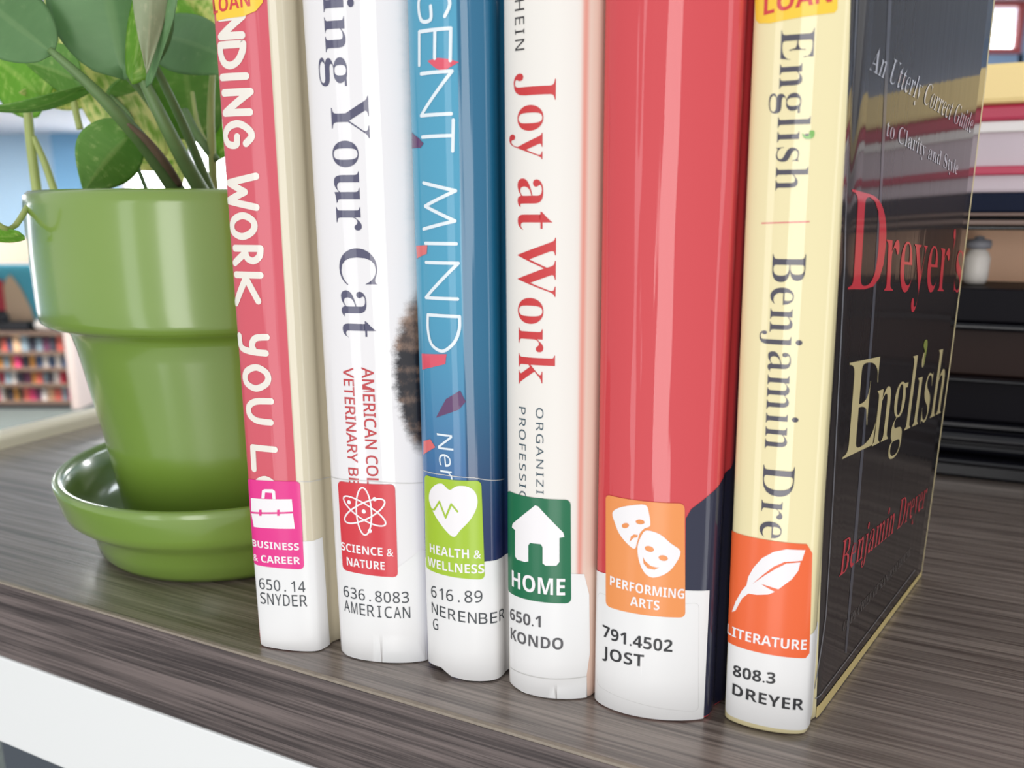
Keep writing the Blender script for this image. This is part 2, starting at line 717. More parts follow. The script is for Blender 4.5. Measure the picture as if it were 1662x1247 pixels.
def text_mesh(body, off=0.0, spacing=1.0, mono=None, thin=0.0):
    def conv(b):
        key = (b, off, spacing)
        if key not in GLY:
            GLY[key] = conv_(b)
        me = GLY[key].copy()
        if thin:
            slim(me, thin)
        return me

    def slim(me, k):
        """lighter weight: pull the outline in sideways only, so hairlines stay"""
        bm = bmesh.new()
        bm.from_mesh(me)
        bmesh.ops.remove_doubles(bm, verts=bm.verts, dist=1e-5)
        mv = {}
        for e in bm.edges:
            if len(e.link_faces) == 1:
                f = e.link_faces[0]
                a, b_ = e.verts
                d = b_.co - a.co
                nrm = Vector((d.y, -d.x, 0))
                if nrm.length < 1e-9:
                    continue
                if nrm.dot(f.calc_center_median() - a.co) > 0:
                    nrm = -nrm
                for vv_ in (a, b_):
                    mv.setdefault(vv_, Vector((0, 0, 0)))
                    mv[vv_] += nrm
        for vv_, nrm in mv.items():
            nrm.normalize()
            vv_.co.x -= k * nrm.x
        bm.to_mesh(me)
        bm.free()

    def conv_(b):
        c = bpy.data.curves.new('t', 'FONT')
        c.body = b
        c.offset = off
        c.space_character = spacing
        c.resolution_u = 4
        o = bpy.data.objects.new('t', c)
        me = bpy.data.meshes.new_from_object(o)
        bpy.data.objects.remove(o)
        bpy.data.curves.remove(c)
        return me
    if mono is None:
        return conv(body)
    bm = bmesh.new()                    # one character per fixed cell
    for i, ch in enumerate(body):
        if ch == ' ':
            continue
        me = conv(ch)
        xs = [v.co.x for v in me.vertices]
        w = max(xs) - min(xs)
        k = min(1.0, mono * 0.8 / w) if w else 1
        mid = (max(xs) + min(xs)) / 2
        for v in me.vertices:
            v.co.x = (v.co.x - mid) * k + (i + 0.5) * mono
        bm.from_mesh(me)
        bpy.data.meshes.remove(me)
    me = bpy.data.meshes.new('m')
    bm.to_mesh(me)
    bm.free()
    return me


def text(book, name, body, p0, p1, p01, mat, layer=0.00012, off=0.0, down=True, spacing=1.0, cap=None, free=False, parent=None, mono=None, thin=0.0):
    """p0 baseline start, p1 baseline end, p01 cap top above the start (pixels)"""
    me = text_mesh(body, off, spacing, mono, thin)
    if not len(me.vertices):
        return
    X = np.array([v.co.x for v in me.vertices])
    Y = np.array([v.co.y for v in me.vertices])
    if cap is None:
        ref = body[0]
        if ref not in CAPS:
            m2 = text_mesh(ref)
            CAPS[ref] = max(v.co.y for v in m2.vertices)
            bpy.data.meshes.remove(m2)
        cap = CAPS[ref]
    q = book.pick([p0[0], p1[0], p01[0]], [p0[1], p1[1], p01[1]])
    ex = (q[1] - q[0]) / (X.max() - X.min())
    ey = (q[2] - q[0]) / cap
    if not free:
        if down:
            ey = np.array([ey[0], 0.0])
        else:
            ey = np.array([0.0, ey[1]])
    X0 = X.min()
    for i, v in enumerate(me.vertices):
        p = q[0] + ex * (X[i] - X0) + ey * Y[i]
        v.co = (p[0], p[1], 0)
    return flat_to_book(book, name, me, mat, layer, parent)


# shared print materials
m_page = simple('page_paper', (232, 226, 208), 0.8, noise=0.1, nscale=900)
m_label = jacket('white_label', (238, 236, 234), 0.5, 0.15, 0.25)
m_ink = jacket('black_label_ink', (52, 52, 54), 0.5, 0.15, 0.25)
m_inkthin = jacket('thermal_grey_ink', (64, 68, 72), 0.5, 0.15, 0.25)
m_icon = jacket('sticker_white_print', (245, 240, 240), 0.4, 0.15, 0.25)
m_yellow = jacket('yellow_loan_sticker', (250, 205, 60), 0.6, 0.2)
m_loan = jacket('loan_red_print', (215, 66, 66), 0.6, 0.2)
m_tape = jacket('clear_tape_line', (205, 202, 198), 0.6, 0.2)
LAB, LAY = 0.00014, 0.00024

ANG = math.radians(50.5)

# ---- materials of the covers
def two_tone(name, c_sp, c_cov, s0, w=0.0006, streak=0.35, rough=0.07):
    n = NT(name)
    uv, u, v = n.uv()
    n.base(n.mix(n.step(u, s0 - w, s0 + w), lin(c_sp), lin(c_cov)))
    film(n, 1.0, streak, rough)
    return n


# book 1: pink-red spine, cream board
n1 = NT('pink_spine_jacket')
uv, u, v = n1.uv()
n1.base(n1.mix(n1.step(u, 0.0090, 0.0094), lin((214, 84, 98)), lin((214, 203, 176))))
film(n1, 1.0, 0.3)
b1 = Book((423, 1048), (514, 1060), (346, 0), ANG, 0.150, 0.262, 0.0012, n1.m, 'library_book',
          'slim pink-red book with hand-lettered white title beside the green pot', spine_r=0.003, page_mat=m_page)

# book 2: white, cat's tail on the right hinge
n2 = NT('white_cat_jacket')
uv, u, v = n2.uv()
wob = n2.noise(uv, 1.0, 5, 0.75, (110, 160, 1))
wob = n2.math('MULTIPLY', n2.math('SUBTRACT', wob, 0.5), 0.009)
uu = n2.math('ADD', u, wob)
NODE2 = (n2, uv, uu, v)


def cat_material(book):
    n, uv, uu, v = NODE2
    q = book.pick([652, 636, 640, 662, 690], [500, 640, 600, 700, 600])
    cy = float(book.pick([660], [608])[0][1])
    top = float(book.pick([664], [470])[0][1])
    bot = float(book.pick([672], [745])[0][1])
    ul = float(book.pick([636], [615])[0][0])
    ur = float(book.pick([688], [600])[0][0])
    ry = (top - bot) / 2
    rx = (ur - ul) * 1.15
    dx = n.math('DIVIDE', n.math('SUBTRACT', uu, ul + rx), rx)
    dy = n.math('DIVIDE', n.math('SUBTRACT', v, (top + bot) / 2), ry)
    r = n.math('ADD', n.math('MULTIPLY', dx, dx), n.math('MULTIPLY', dy, dy))
    r = n.math('MULTIPLY', r, 1.0)
    mask = n.math('SUBTRACT', 1.0, n.step(r, 0.62, 1.15))
    mask = n.math('MULTIPLY', mask, n.math('LESS_THAN', n.math('SUBTRACT', uu, ul + rx), 0.016))
    fur = n.noise(uv, 1.0, 5, 0.7, (160, 90, 1))
    band = n.noise(uv, 1.0, 2, 0.5, (30, 105, 1))
    f = n.step(n.math('ADD', n.math('MULTIPLY', fur, 0.5), n.math('MULTIPLY', band, 0.75)), 0.56, 0.86)
    furc = n.mix(f, lin((28, 25, 32)), lin((172, 138, 116)))
    # the sheet turns pale blue-grey towards the fore-edge side higher up
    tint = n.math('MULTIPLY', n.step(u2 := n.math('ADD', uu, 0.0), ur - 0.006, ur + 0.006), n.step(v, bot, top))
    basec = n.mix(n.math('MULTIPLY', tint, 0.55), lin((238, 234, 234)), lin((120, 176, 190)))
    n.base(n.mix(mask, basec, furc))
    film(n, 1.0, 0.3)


b2 = Book((554, 1060), (688, 1079), (491, 0), ANG, 0.150, 0.262, 0.0030, n2.m, 'library_book',
          'white book with dark serif title and a striped cat tail printed at its edge', spine_r=0.006, page_mat=m_page, softness=0.75)
cat_material(b2)

# book 3: blue
n3 = NT('blue_spine_jacket')
uv, u, v = n3.uv()


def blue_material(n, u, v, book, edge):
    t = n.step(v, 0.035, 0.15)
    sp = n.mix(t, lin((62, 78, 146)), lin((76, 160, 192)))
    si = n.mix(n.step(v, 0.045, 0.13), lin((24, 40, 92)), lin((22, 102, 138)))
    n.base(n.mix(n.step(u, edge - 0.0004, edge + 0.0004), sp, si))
    film(n, 1.0, 0.45)


def b3_bottom(s):
    x = (s + 0.012) / 0.024
    return 0.0035 * np.clip(1 - np.abs(x - 0.22) / 0.28, 0, 1) ** 0.7 + 0.0005 * np.clip(np.sin(x * 19), 0, 1)


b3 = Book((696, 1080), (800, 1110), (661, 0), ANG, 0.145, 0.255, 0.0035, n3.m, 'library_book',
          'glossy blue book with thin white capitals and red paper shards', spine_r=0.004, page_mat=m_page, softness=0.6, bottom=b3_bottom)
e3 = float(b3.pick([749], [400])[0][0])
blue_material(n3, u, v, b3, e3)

# book 4: white with a printed salmon stripe at the hinge
n4 = NT('white_salmon_jacket')
uv, u, v = n4.uv()
b4 = Book((827, 1110), (954, 1136), (818, 0), ANG, 0.135, 0.250, 0.0045, n4.m, 'library_book',
          'off-white book with red serif title and small slate capitals', spine_r=0.003, page_mat=m_page, softness=0.6)
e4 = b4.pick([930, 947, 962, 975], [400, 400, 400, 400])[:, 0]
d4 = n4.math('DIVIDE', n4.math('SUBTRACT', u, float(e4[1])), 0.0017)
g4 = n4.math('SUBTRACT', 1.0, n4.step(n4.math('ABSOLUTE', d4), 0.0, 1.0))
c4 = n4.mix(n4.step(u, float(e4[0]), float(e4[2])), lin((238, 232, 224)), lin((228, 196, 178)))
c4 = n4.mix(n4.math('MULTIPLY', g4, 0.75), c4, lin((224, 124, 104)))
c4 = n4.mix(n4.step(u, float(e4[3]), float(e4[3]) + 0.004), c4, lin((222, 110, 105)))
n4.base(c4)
film(n4, 0.35, 0.15, 0.35)

# book 5: glossy red
n5 = NT('red_jacket')
E5 = n5.n('Value').outputs[0]
uv, u, v = n5.uv()
n5.base(n5.mix(n5.step(n5.math('SUBTRACT', u, E5), 0.0, 0.0035), lin((212, 66, 72)), lin((40, 28, 52))))
film(n5, 1.0, 0.8, 0.05)
m_navybase = simple('navy_board', (34, 36, 60), 0.6)
b5 = Book((966, 1138), (1143, 1172), (983, 0), ANG, 0.150, 0.262, 0.0048, n5.m, 'library_book',
          'thick glossy plain red book with a dark navy lower corner', spine_r=0.004, page_mat=m_page, softness=0.6)

E5.node.outputs[0].default_value = float(b5.pick([1204], [400])[0][0]) - 0.001

# book 6: cream spine, black board
n6 = NT('cream_and_black_jacket')
uv, u, v = n6.uv()
b6 = Book((1176, 1168), (1304, 1197), (1225, 0), math.radians(50.0), 0.152, 0.264, 0.0020, n6.m, 'library_book',
          'cream-spined book turned to show its black front cover with red and cream title', spine_r=0.003, flare=0.007, page_mat=m_page, softness=0.6)
qa, qb = b6.pick([1380, 1334], [15, 900])
e6 = [0, float(qb[0]) - float(qb[1]) * float((qa[0] - qb[0]) / (qa[1] - qb[1])), 0]
sl6 = float((qa[0] - qb[0]) / (qa[1] - qb[1]))
u6 = n6.math('SUBTRACT', u, n6.math('MULTIPLY', v, sl6))
n6.base(n6.mix(n6.step(u6, e6[1] - 0.0001, e6[1] + 0.0001), lin((240, 226, 176)), lin((38, 33, 34))))
film(n6, 1.0, 0.12, 0.05)
print('EDGES', e6, [round(b.a, 4) for b in (b1, b2, b3, b4, b5, b6)], [round(b.T, 4) for b in (b1, b2, b3, b4, b5, b6)])

# ---------------------------------------------------------------- book 1 print
m_hand = jacket('hand_lettering_white', (240, 232, 220), 1.0, 0.3)


def opensmooth(ln, n=4):
    p = [np.array(q, float) for q in ln]
    closed = np.allclose(p[0], p[-1])
    out = []
    m = len(p)
    for i in range(m - 1):
        p0 = p[i - 1] if i else (p[-2] if closed and len(p) > 5 else p[0])
        p3 = p[i + 2] if i + 2 < m else (p[1] if closed and len(p) > 5 else p[-1])
        p1, p2 = p[i], p[i + 1]
        for j in range(n):
            t = j / n
            out.append(0.5 * ((2 * p1) + (-p0 + p2) * t + (2 * p0 - 5 * p1 + 4 * p2 - p3) * t * t + (-p0 + 3 * p1 - 3 * p2 + p3) * t ** 3))
    out.append(p[-1])
    return out


HAND = {
    'N': [[(0, 0), (0, 1), (1, 0.05), (1, 1)]],
    'D': [[(0, 0), (0, 1)], [(0, 1), (.35, .98), (.8, .8), (1, .5), (.85, .2), (.4, .02), (0, 0)]],
    'I': [[(.5, 0), (.5, 1)]],
    'G': [[(.95, .8), (.6, 1), (.25, .85), (0, .5), (.15, .15), (.55, 0), (.95, .15), (1, .45), (.62, .48)]],
    'W': [[(0, 1), (.2, .05), (.5, .62), (.78, 0), (1, 1)]],
    'O': [[(.5, 1), (.2, .88), (0, .5), (.18, .12), (.5, 0), (.82, .12), (1, .5), (.8, .88), (.5, 1)]],
    'R': [[(0, 0), (0, 1)], [(0, 1), (.5, .97), (.8, .75), (.6, .5), (.1, .42)], [(.3, .42), (.95, 0)]],
    'K': [[(0, 0), (0, 1)], [(.9, .95), (.1, .42), (1, 0)]],
    'Y': [[(0, 1), (.08, .62), (.45, .5), (.8, .62)], [(.85, 1), (.8, .5), (.6, .1), (0, 0.0)]],
    'U': [[(0, 1), (.05, .35), (.3, .02), (.7, .05), (.95, .4), (1, 1)]],
    'L': [[(0.02, 1), (0, 0.02), (1, .08)]],
}
for ch, x0, y0, x1, y1 in [('N', 353, 25, 399, 64), ('D', 354, 70, 400, 112), ('I', 357, 118, 405, 134), ('N', 360, 147, 412, 188),
                           ('G', 362, 198, 415, 240), ('W', 366, 283, 421, 341), ('O', 373, 346, 419, 388), ('R', 378, 399, 428, 432),
                           ('K', 380, 442, 428, 496), ('Y', 385, 541, 438, 579), ('O', 394, 591, 441, 633), ('U', 400, 645, 445, 687),
                           ('L', 406, 722, 451, 765), ('O', 412, 772, 452, 810)]:
    q = b1.pick([x0 + 4, x0 + 4, x1 - 5], [y0 + 4, y1 - 4, y0 + 4])

    def aff(p, q=q):
        return q[0] + np.array([0, (q[1] - q[0])[1]]) * p[0] + np.array([(q[2] - q[0])[0], 0]) * p[1] + np.array([(q[1] - q[0])[0] * p[0], 0])
    lns = []
    for ln in HAND[ch]:
        lns.append(opensmooth(ln) if ch in 'DGORYU' else ln)
    strokes(b1, 'title_letter', lns, 0.0024, m_hand, LAB, aff=aff)

m_pink = jacket('magenta_sticker', (232, 50, 140), 0.5, 0.15, 0.2)
decal(b1, 'spine_label', [[(405, 884), (491, 879), (523, 872), (535, 1046), (515, 1058.5), (470, 1056.5), (434, 1052), (424, 1045)]], m_label, LAB)
sticker(b1, 'subject_sticker', [(403, 776), (487, 781), (494, 924), (411, 914)], 0.0021, m_pink, LAY)
# briefcase
decal(b1, 'briefcase_icon', [[(408, 808), (474, 810), (476, 830), (409, 830)]], m_icon, 0.0003)
decal(b1, 'briefcase_icon', [[(409, 833), (476, 833), (479, 858), (413, 855)]], m_icon, 0.0003)
decal(b1, 'briefcase_icon', [[(425, 809), (426, 796), (430, 794), (443, 794), (447, 797), (448, 810), (443, 810), (442, 800), (431, 799), (430, 809)]], m_icon, 0.0003)
for cx_ in (423.5, 452.5):
    decal(b1, 'briefcase_clasp', [[(cx_ - 2, 827), (cx_ + 2, 827), (cx_ + 2, 837), (cx_ - 2, 837)]], m_pink, 0.00036)
text(b1, 'sticker_text', BOLD('BUSINESS'), (411, 886), (486, 893), (411, 875), m_icon, 0.0003, down=False)
text(b1, 'sticker_text', BOLD('& CAREER'), (413, 909), (488, 915.5), (413, 898), m_icon, 0.0003, down=False, cap=0.72)
text(b1, 'call_number', SANS('650.14'), (422, 955), (496, 961), (422, 938), m_inkthin, 0.0003, down=False, mono=0.6, cap=0.72)
text(b1, 'call_number', SANS('SNYDER'), (424, 979), (499, 984), (424, 961), m_inkthin, 0.0003, down=False, mono=0.6, cap=0.72)
decal(b1, 'loan_sticker', [[(346, -25), (428, -25), (427, 4), (416, 18), (395, 27), (370, 30), (348, 34)]], m_yellow, LAY, smooth=False)
text(b1, 'loan_text', BOLD('LOAN'), (348, 24), (407, 10), (346, 1), m_loan, 0.0003, down=False)
decal(b1, 'tape_line', [[(487, 781), (536, 774), (536, 775.2), (487, 782.2)]], m_tape, LAB)

# ---------------------------------------------------------------- book 2 print
m_navyt = jacket('title_slate_ink', (82, 80, 106), 1.0, 0.3)
m_red2 = jacket('subtitle_red_ink', (196, 62, 66), 1.0, 0.3)
text(b2, 'title_text', SERIF('ing'), (524, -6), (532, 141), (557, -4), m_navyt, off=-0.006, thin=0.008, cap=0.46)
text(b2, 'title_text', SERIF('Your'), (536, 157), (547, 374), (598, 155), m_navyt, off=-0.006, thin=0.008)
text(b2, 'title_text', SERIF('Cat'), (550, 403), (558, 547), (611, 403), m_navyt, off=-0.006, thin=0.008)
text(b2, 'subtitle_text', SANS('AMERICAN COLL'), (587, 596), (597, 800), (606, 596), m_red2, off=0.012)
text(b2, 'subtitle_text', SANS('VETERINARY BE'), (557, 596), (567, 786), (573, 596), m_red2, off=0.012)
m_redst = jacket('red_sticker', (214, 56, 66), 0.5, 0.15, 0.2)
decal(b2, 'spine_label', [[(551, 905), (640, 925), (682, 893), (694, 893), (693, 1076), (680, 1081), (640, 1081), (600, 1076), (566, 1066), (556, 1056)]], m_label, LAB)
sticker(b2, 'subject_sticker', [(549, 780), (641, 786), (646, 937), (557, 924)], 0.0021, m_redst, LAY)
q = b2.pick([591], [830])[0]
sc = (b2.pick([621], [830])[0] - q)[0]
ell = []
for a in (90, 150, 30):
    ca, sa = math.cos(math.radians(a)), math.sin(math.radians(a))
    ell.append([(q[0] + sc * (ca * 1.3 * math.cos(t) - sa * 0.42 * math.sin(t)), q[1] + sc * (sa * 1.3 * math.cos(t) + ca * 0.42 * math.sin(t))) for t in np.linspace(0, 2 * math.pi, 41)])
strokes(b2, 'atom_icon', ell, 0.0006, m_icon, 0.0003)
for r_, pl in ((0.0016, [(0, 0)]), (0.0016, [(.62, .72), (-.82, .42), (.28, -1.05)])):
    strokes(b2, 'atom_dot', [[(q[0] + sc * x, q[1] + sc * y)] for x, y in pl], r_, m_icon, 0.00032)
text(b2, 'sticker_text', BOLD('SCIENCE &'), (555, 892), (639, 903), (555, 879), m_icon, 0.0003, down=False)
text(b2, 'sticker_text', BOLD('NATURE'), (564, 917), (625, 925), (564, 904), m_icon, 0.0003, down=False)
text(b2, 'call_number', SANS('636.8083'), (559, 967), (664, 978), (559, 950), m_inkthin, 0.0003, down=False, mono=0.6, cap=0.72)
text(b2, 'call_number', SANS('AMERICAN'), (560, 991), (666, 1003), (560, 973), m_inkthin, 0.0003, down=False, mono=0.6, cap=0.72)
decal(b2, 'tape_line', [[(538, 773), (600, 780), (660, 784), (685, 783), (685, 784.3), (660, 785.3), (600, 781.3), (538, 774.3)]], m_tape, LAB)

# ---------------------------------------------------------------- book 3 print
m_thinw = jacket('thin_white_capitals', (232, 240, 244), 1.0, 0.45)
TH3 = {
    'G': [[(.92, .86), (.6, 1), (.25, .88), (.02, .55), (.1, .2), (.45, 0), (.95, .1), (.97, .42), (.6, .42)]],
    'E': [[(.95, 1), (0, 1), (0, 0), (1, 0)], [(0, .53), (.85, .53)]],
    'N': [[(0, 0), (0, 1), (1, 0), (1, 1)]],
    'T': [[(0, 1), (1, 1)], [(.5, 1), (.5, 0)]],
    'M': [[(0, 0), (.18, 1), (.5, .06), (.82, 1), (1, 0)]],
    'I': [[(.5, 0), (.5, 1)]],
    'D': [[(0, 0), (0, 1)], [(0, 1), (.35, 1), (.7, .88), (.95, .62), (.98, .4), (.8, .12), (.4, 0), (0, 0)]],
}
for ch, x0, y0, x1, y1 in [('G', 678, -22, 733, 37), ('E', 679, 52, 734, 106), ('N', 682, 120, 736, 188), ('T', 684, 198, 738, 247),
                           ('M', 686, 297, 742, 372), ('I', 689, 388, 743, 402), ('N', 690, 426, 746, 483), ('D', 693, 511, 748, 568)]:
    q = b3.pick([x0 + 2, x0 + 2, x1 - 2], [y0, y1, y0])

    def aff(p, q=q):
        return np.array([q[0][0] + (q[1] - q[0])[0] * p[0] + (q[2] - q[0])[0] * p[1], q[0][1] + (q[1] - q[0])[1] * p[0]])
    strokes(b3, 'title_letter', [opensmooth(l_) if len(l_) > 5 else l_ for l_ in TH3[ch]], 0.0011, m_thinw, 0.00016, aff=aff)
text(b3, 'author_text', SANS('Ner'), (709, 703), (716, 776), (734, 703), m_thinw, 0.00016, off=-0.006)
m_sh1 = jacket('coral_shard', (226, 84, 104), 1.0, 0.4)
m_sh2 = jacket('maroon_shard', (98, 60, 104), 1.0, 0.4)
m_sh3 = jacket('salmon_shard', (228, 112, 112), 1.0, 0.4)
decal(b3, 'paper_shard', [[(694, 99), (711, 94), (730, 96), (745, 101), (728, 111), (718, 116), (706, 110)]], m_sh1, LAB)
decal(b3, 'paper_shard', [[(669, 215), (680, 224), (688, 233), (683, 240), (669, 241)]], m_sh2, LAB)
decal(b3, 'paper_shard', [[(676, 399), (694, 398), (693, 412), (677, 420)]], m_sh3, LAB)
decal(b3, 'paper_shard', [[(685, 574), (725, 575), (723, 591), (686, 600)]], m_sh1, LAB)
decal(b3, 'paper_shard', [[(708, 678), (724, 648), (747, 634), (756, 652), (745, 665)]], m_sh2, LAB)
decal(b3, 'paper_shard', [[(688, 716), (699, 713), (707, 726), (688, 738)]], m_sh3, LAB)
m_lime = jacket('lime_sticker', (168, 200, 52), 0.5, 0.15, 0.2)
q = b3.pick([694, 700, 740, 790, 822], [905, 912, 925, 911, 905])
lo = b3.pick([696, 745, 800, 824], [1070, 1100, 1104, 1094])
sr = 0.011
decal_sv(b3, 'spine_label', [[(q[0][0] - 0.0025, q[1][1]), (q[3][0], q[3][1]), (q[3][0] + 0.012, q[3][1] - 0.0004), (q[3][0] + 0.0125, 0.0006), (0.006, 0.0003), (0.0, 0.0007), (q[0][0] + 0.006, 0.0030), (q[0][0], 0.0022), (q[0][0] - 0.0025, 0.0016)]], m_label, LAB)
sticker(b3, 'subject_sticker', [(690, 770), (781, 780), (787, 940), (692, 920)], 0.0021, m_lime, LAY)
hx, hy, hw = 737, 820, 38
heart = [(735, 871), (712, 845), (699, 818), (698, 800), (706, 788), (718, 785), (730, 795), (742, 789), (760, 790), (772, 800), (775, 818), (766, 840), (748, 860)]
decal(b3, 'heart_icon', [smoothloop(heart[0:1] + heart[1:], 4)], m_icon, 0.0003)
qq = b3.pick([697, 706, 714, 724, 733, 743], [826, 827, 814, 840, 818, 830])
strokes(b3, 'pulse_icon', [list(qq)], 0.0007, m_lime, 0.00036)
text(b3, 'sticker_text', BOLD('HEALTH &'), (699, 896), (781, 906), (699, 882), m_icon, 0.0003, down=False)
text(b3, 'sticker_text', BOLD('WELLNESS'), (696, 917), (786, 930), (696, 903), m_icon, 0.0003, down=False)
text(b3, 'call_number', SANS('616.89'), (701, 968), (783, 977), (701, 950), m_inkthin, 0.0003, down=False, mono=0.6, cap=0.72)
text(b3, 'call_number', SANS('NERENBER'), (702, 994), (817, 1003), (702, 977), m_inkthin, 0.0003, down=False, mono=0.6, cap=0.72)
text(b3, 'call_number', SANS('G'), (704, 1021), (712, 1022.5), (704, 1004), m_inkthin, 0.0003, down=False, cap=0.72)
decal(b3, 'tape_line', [[(688, 763), (720, 770), (770, 775), (818, 777), (818, 778), (770, 776.2), (720, 771.3), (688, 764.3)]], m_tape, LAB)

# ---------------------------------------------------------------- book 4 print
m_red4 = jacket('title_red_ink', (204, 56, 58), 0.35, 0.15, 0.35)
m_slate = jacket('slate_ink', (62, 84, 96), 0.35, 0.15, 0.35)
m_blackp = jacket('black_ink', (52, 50, 52), 0.35, 0.15, 0.35)
text(b4, 'author_text', SANS('HEIN'), (836, 1), (836.5, 83), (851, 1), m_blackp, spacing=1.25)
text(b4, 'title_text', SERIF('Joy'), (841, 120), (841, 260), (903, 119), m_red4, off=-0.005, thin=0.006)
text(b4, 'title_text', SERIF('at'), (841, 290), (841.5, 373), (881, 290), m_red4, off=-0.005, thin=0.006, cap=0.46)
text(b4, 'title_text', SERIF('Work'), (841.5, 385), (842, 623), (903, 386), m_red4, off=-0.005, thin=0.006)
text(b4, 'subtitle_text', SANS('ORGANIZING'), (870, 662), (871, 843), (882, 662), m_slate, spacing=1.25)
text(b4, 'subtitle_text', SANS('PROFESSIO'), (842.5, 660), (843.5, 812), (853, 660), m_slate, spacing=1.25)
m_green = jacket('dark_green_sticker', (24, 110, 72), 0.5, 0.15, 0.2)
decal(b4, 'spine_label', [[(826, 950), (900, 975), (926, 931), (948, 932), (956, 965), (957, 1060), (952, 1096), (953, 1135), (930, 1139), (880, 1134), (850, 1124), (829, 1107)]], m_label, LAB)
sticker(b4, 'subject_sticker', [(825, 795), (926, 811), (927, 979), (824, 957)], 0.0021, m_green, LAY)
house = [(869, 820), (874, 822), (914, 864), (916, 871), (908, 873), (908, 912), (903, 918), (886, 918), (881, 914), (881, 888), (878, 883), (861, 881), (858, 885), (858, 911), (853, 912), (840, 908), (837, 903), (837, 860), (832, 856), (833, 850)]
decal(b4, 'house_icon', [house], m_icon, 0.0003)
text(b4, 'sticker_text', BOLD('HOME'), (832, 951), (917, 966), (832, 925), m_icon, 0.0003, down=False)
m_grey4 = jacket('worn_grey_ink', (92, 90, 92), 0.35, 0.15, 0.3)
text(b4, 'call_number', BOLD('650.1'), (829, 1004), (878, 1018), (829, 986), m_grey4, 0.0003, down=False, off=-0.004)
text(b4, 'call_number', BOLD('KONDO'), (830, 1036), (914, 1054), (830, 1018), m_grey4, 0.0003, down=False, off=-0.004)
decal(b4, 'label_edge', [[(829, 1082), (850, 1093), (890, 1101), (952, 1097), (952, 1098), (890, 1102.2), (850, 1094.2), (829, 1083.2)]], m_tape, 0.00025)

# ---------------------------------------------------------------- book 5 print
m_navy = jacket('navy_print', (30, 32, 58), 1.0, 0.4)
m_dark = jacket('dark_cover_print', (46, 40, 44), 1.0, 0.3)
q = b5.pick([1186, 1170, 1156, 1138, 1122, 1113, 1112], [760, 782, 799, 814, 826, 842, 960])
nav = [tuple(x) for x in q]
smax = b5.S[-1] - 0.002
decal_sv(b5, 'navy_corner', [nav + [(nav[-1][0], 0.001), (smax, 0.001), (smax, nav[0][1] + 0.10), (nav[0][0] + 0.012, nav[0][1] + 0.022)]], m_navy, LAB * 0.8)
lab = b5.pick([967, 984, 1050, 1112, 1151, 1142], [922, 931, 947, 958, 958, 1165])
decal_sv(b5, 'spine_label', [[lab[0], lab[1], lab[2], lab[3], (lab[4][0], lab[4][1]), (lab[4][0], 0.0003), (lab[0][0] - 0.001, 0.0003), (lab[0][0] - 0.001, lab[0][1])]], m_label, LAB * 1.6)
m_orange = jacket('orange_sticker', (240, 150, 84), 0.5, 0.15, 0.2)
m_lab5 = jacket('upper_white_label', (246, 243, 241), 0.5, 0.15, 0.2)
c4_ = b5.pick([972, 1134, 1133, 970], [960, 978, 1154, 1110])
decal_sv(b5, 'call_label', [rrect(c4_, 0.002)], m_lab5, 0.00022)
st5 = [(984, 802), (1111, 817), (1112, 1002), (984, 983)]
sticker(b5, 'subject_sticker', st5, 0.002, m_orange, 0.0003)


def z3(l):
    return [(930 + x / 2.836, 760 + y / 2.836) for x, y in l]


def lens(cx, cy, rx, ry, a):
    o = []
    for t in np.linspace(0, 2 * math.pi, 14)[:-1]:
        x, y = rx * math.cos(t), ry * math.sin(t)
        o.append((cx + x * math.cos(a) - y * math.sin(a), cy + x * math.sin(a) + y * math.cos(a)))
    return o


decal(b5, 'tragedy_mask_icon', [smoothloop(z3([(184, 205), (212, 182), (270, 170), (334, 168), (350, 205), (356, 262), (330, 276), (308, 300), (296, 340), (284, 370), (250, 345), (215, 300), (195, 250)]), 3),
                                z3(lens(243, 263, 17, 12, -0.2)), z3(lens(310, 246, 21, 11, 0.1)),
                                z3([(262, 338), (268, 312), (282, 303), (300, 306), (297, 316), (280, 320)])], m_icon, 0.00038)
decal(b5, 'comedy_mask_icon', [smoothloop(z3([(342, 285), (400, 303), (450, 345), (494, 382), (470, 440), (430, 482), (370, 502), (330, 480), (305, 425), (298, 360), (318, 305)]), 3),
                               z3(lens(352, 370, 22, 13, 0.3)), z3(lens(415, 412, 22, 13, 0.2)),
                               z3([(322, 405), (332, 425), (358, 448), (385, 455), (398, 455), (375, 466), (345, 460), (326, 438)])], m_icon, 0.00038)
text(b5, 'sticker_text', BOLD('PERFORMING'), (991, 949), (1110, 971), (991, 934), m_icon, 0.00038, down=False)
text(b5, 'sticker_text', BOLD('ARTS'), (1023, 982), (1070, 990), (1023, 967), m_icon, 0.00038, down=False)
text(b5, 'call_number', BOLD('791.4502'), (979, 1032), (1091, 1058), (979, 1013), m_ink, 0.00036, down=False, off=-0.003)
text(b5, 'call_number', BOLD('JOST'), (979, 1066), (1045, 1082), (979, 1047), m_ink, 0.00036, down=False, off=-0.006)
for a_, b_ in ((c4_[1], c4_[2]), (c4_[2], c4_[3])):
    pass
strokes(b5, 'label_edge', [rrect(c4_, 0.002)], 0.0001, m_tape, 0.00023)

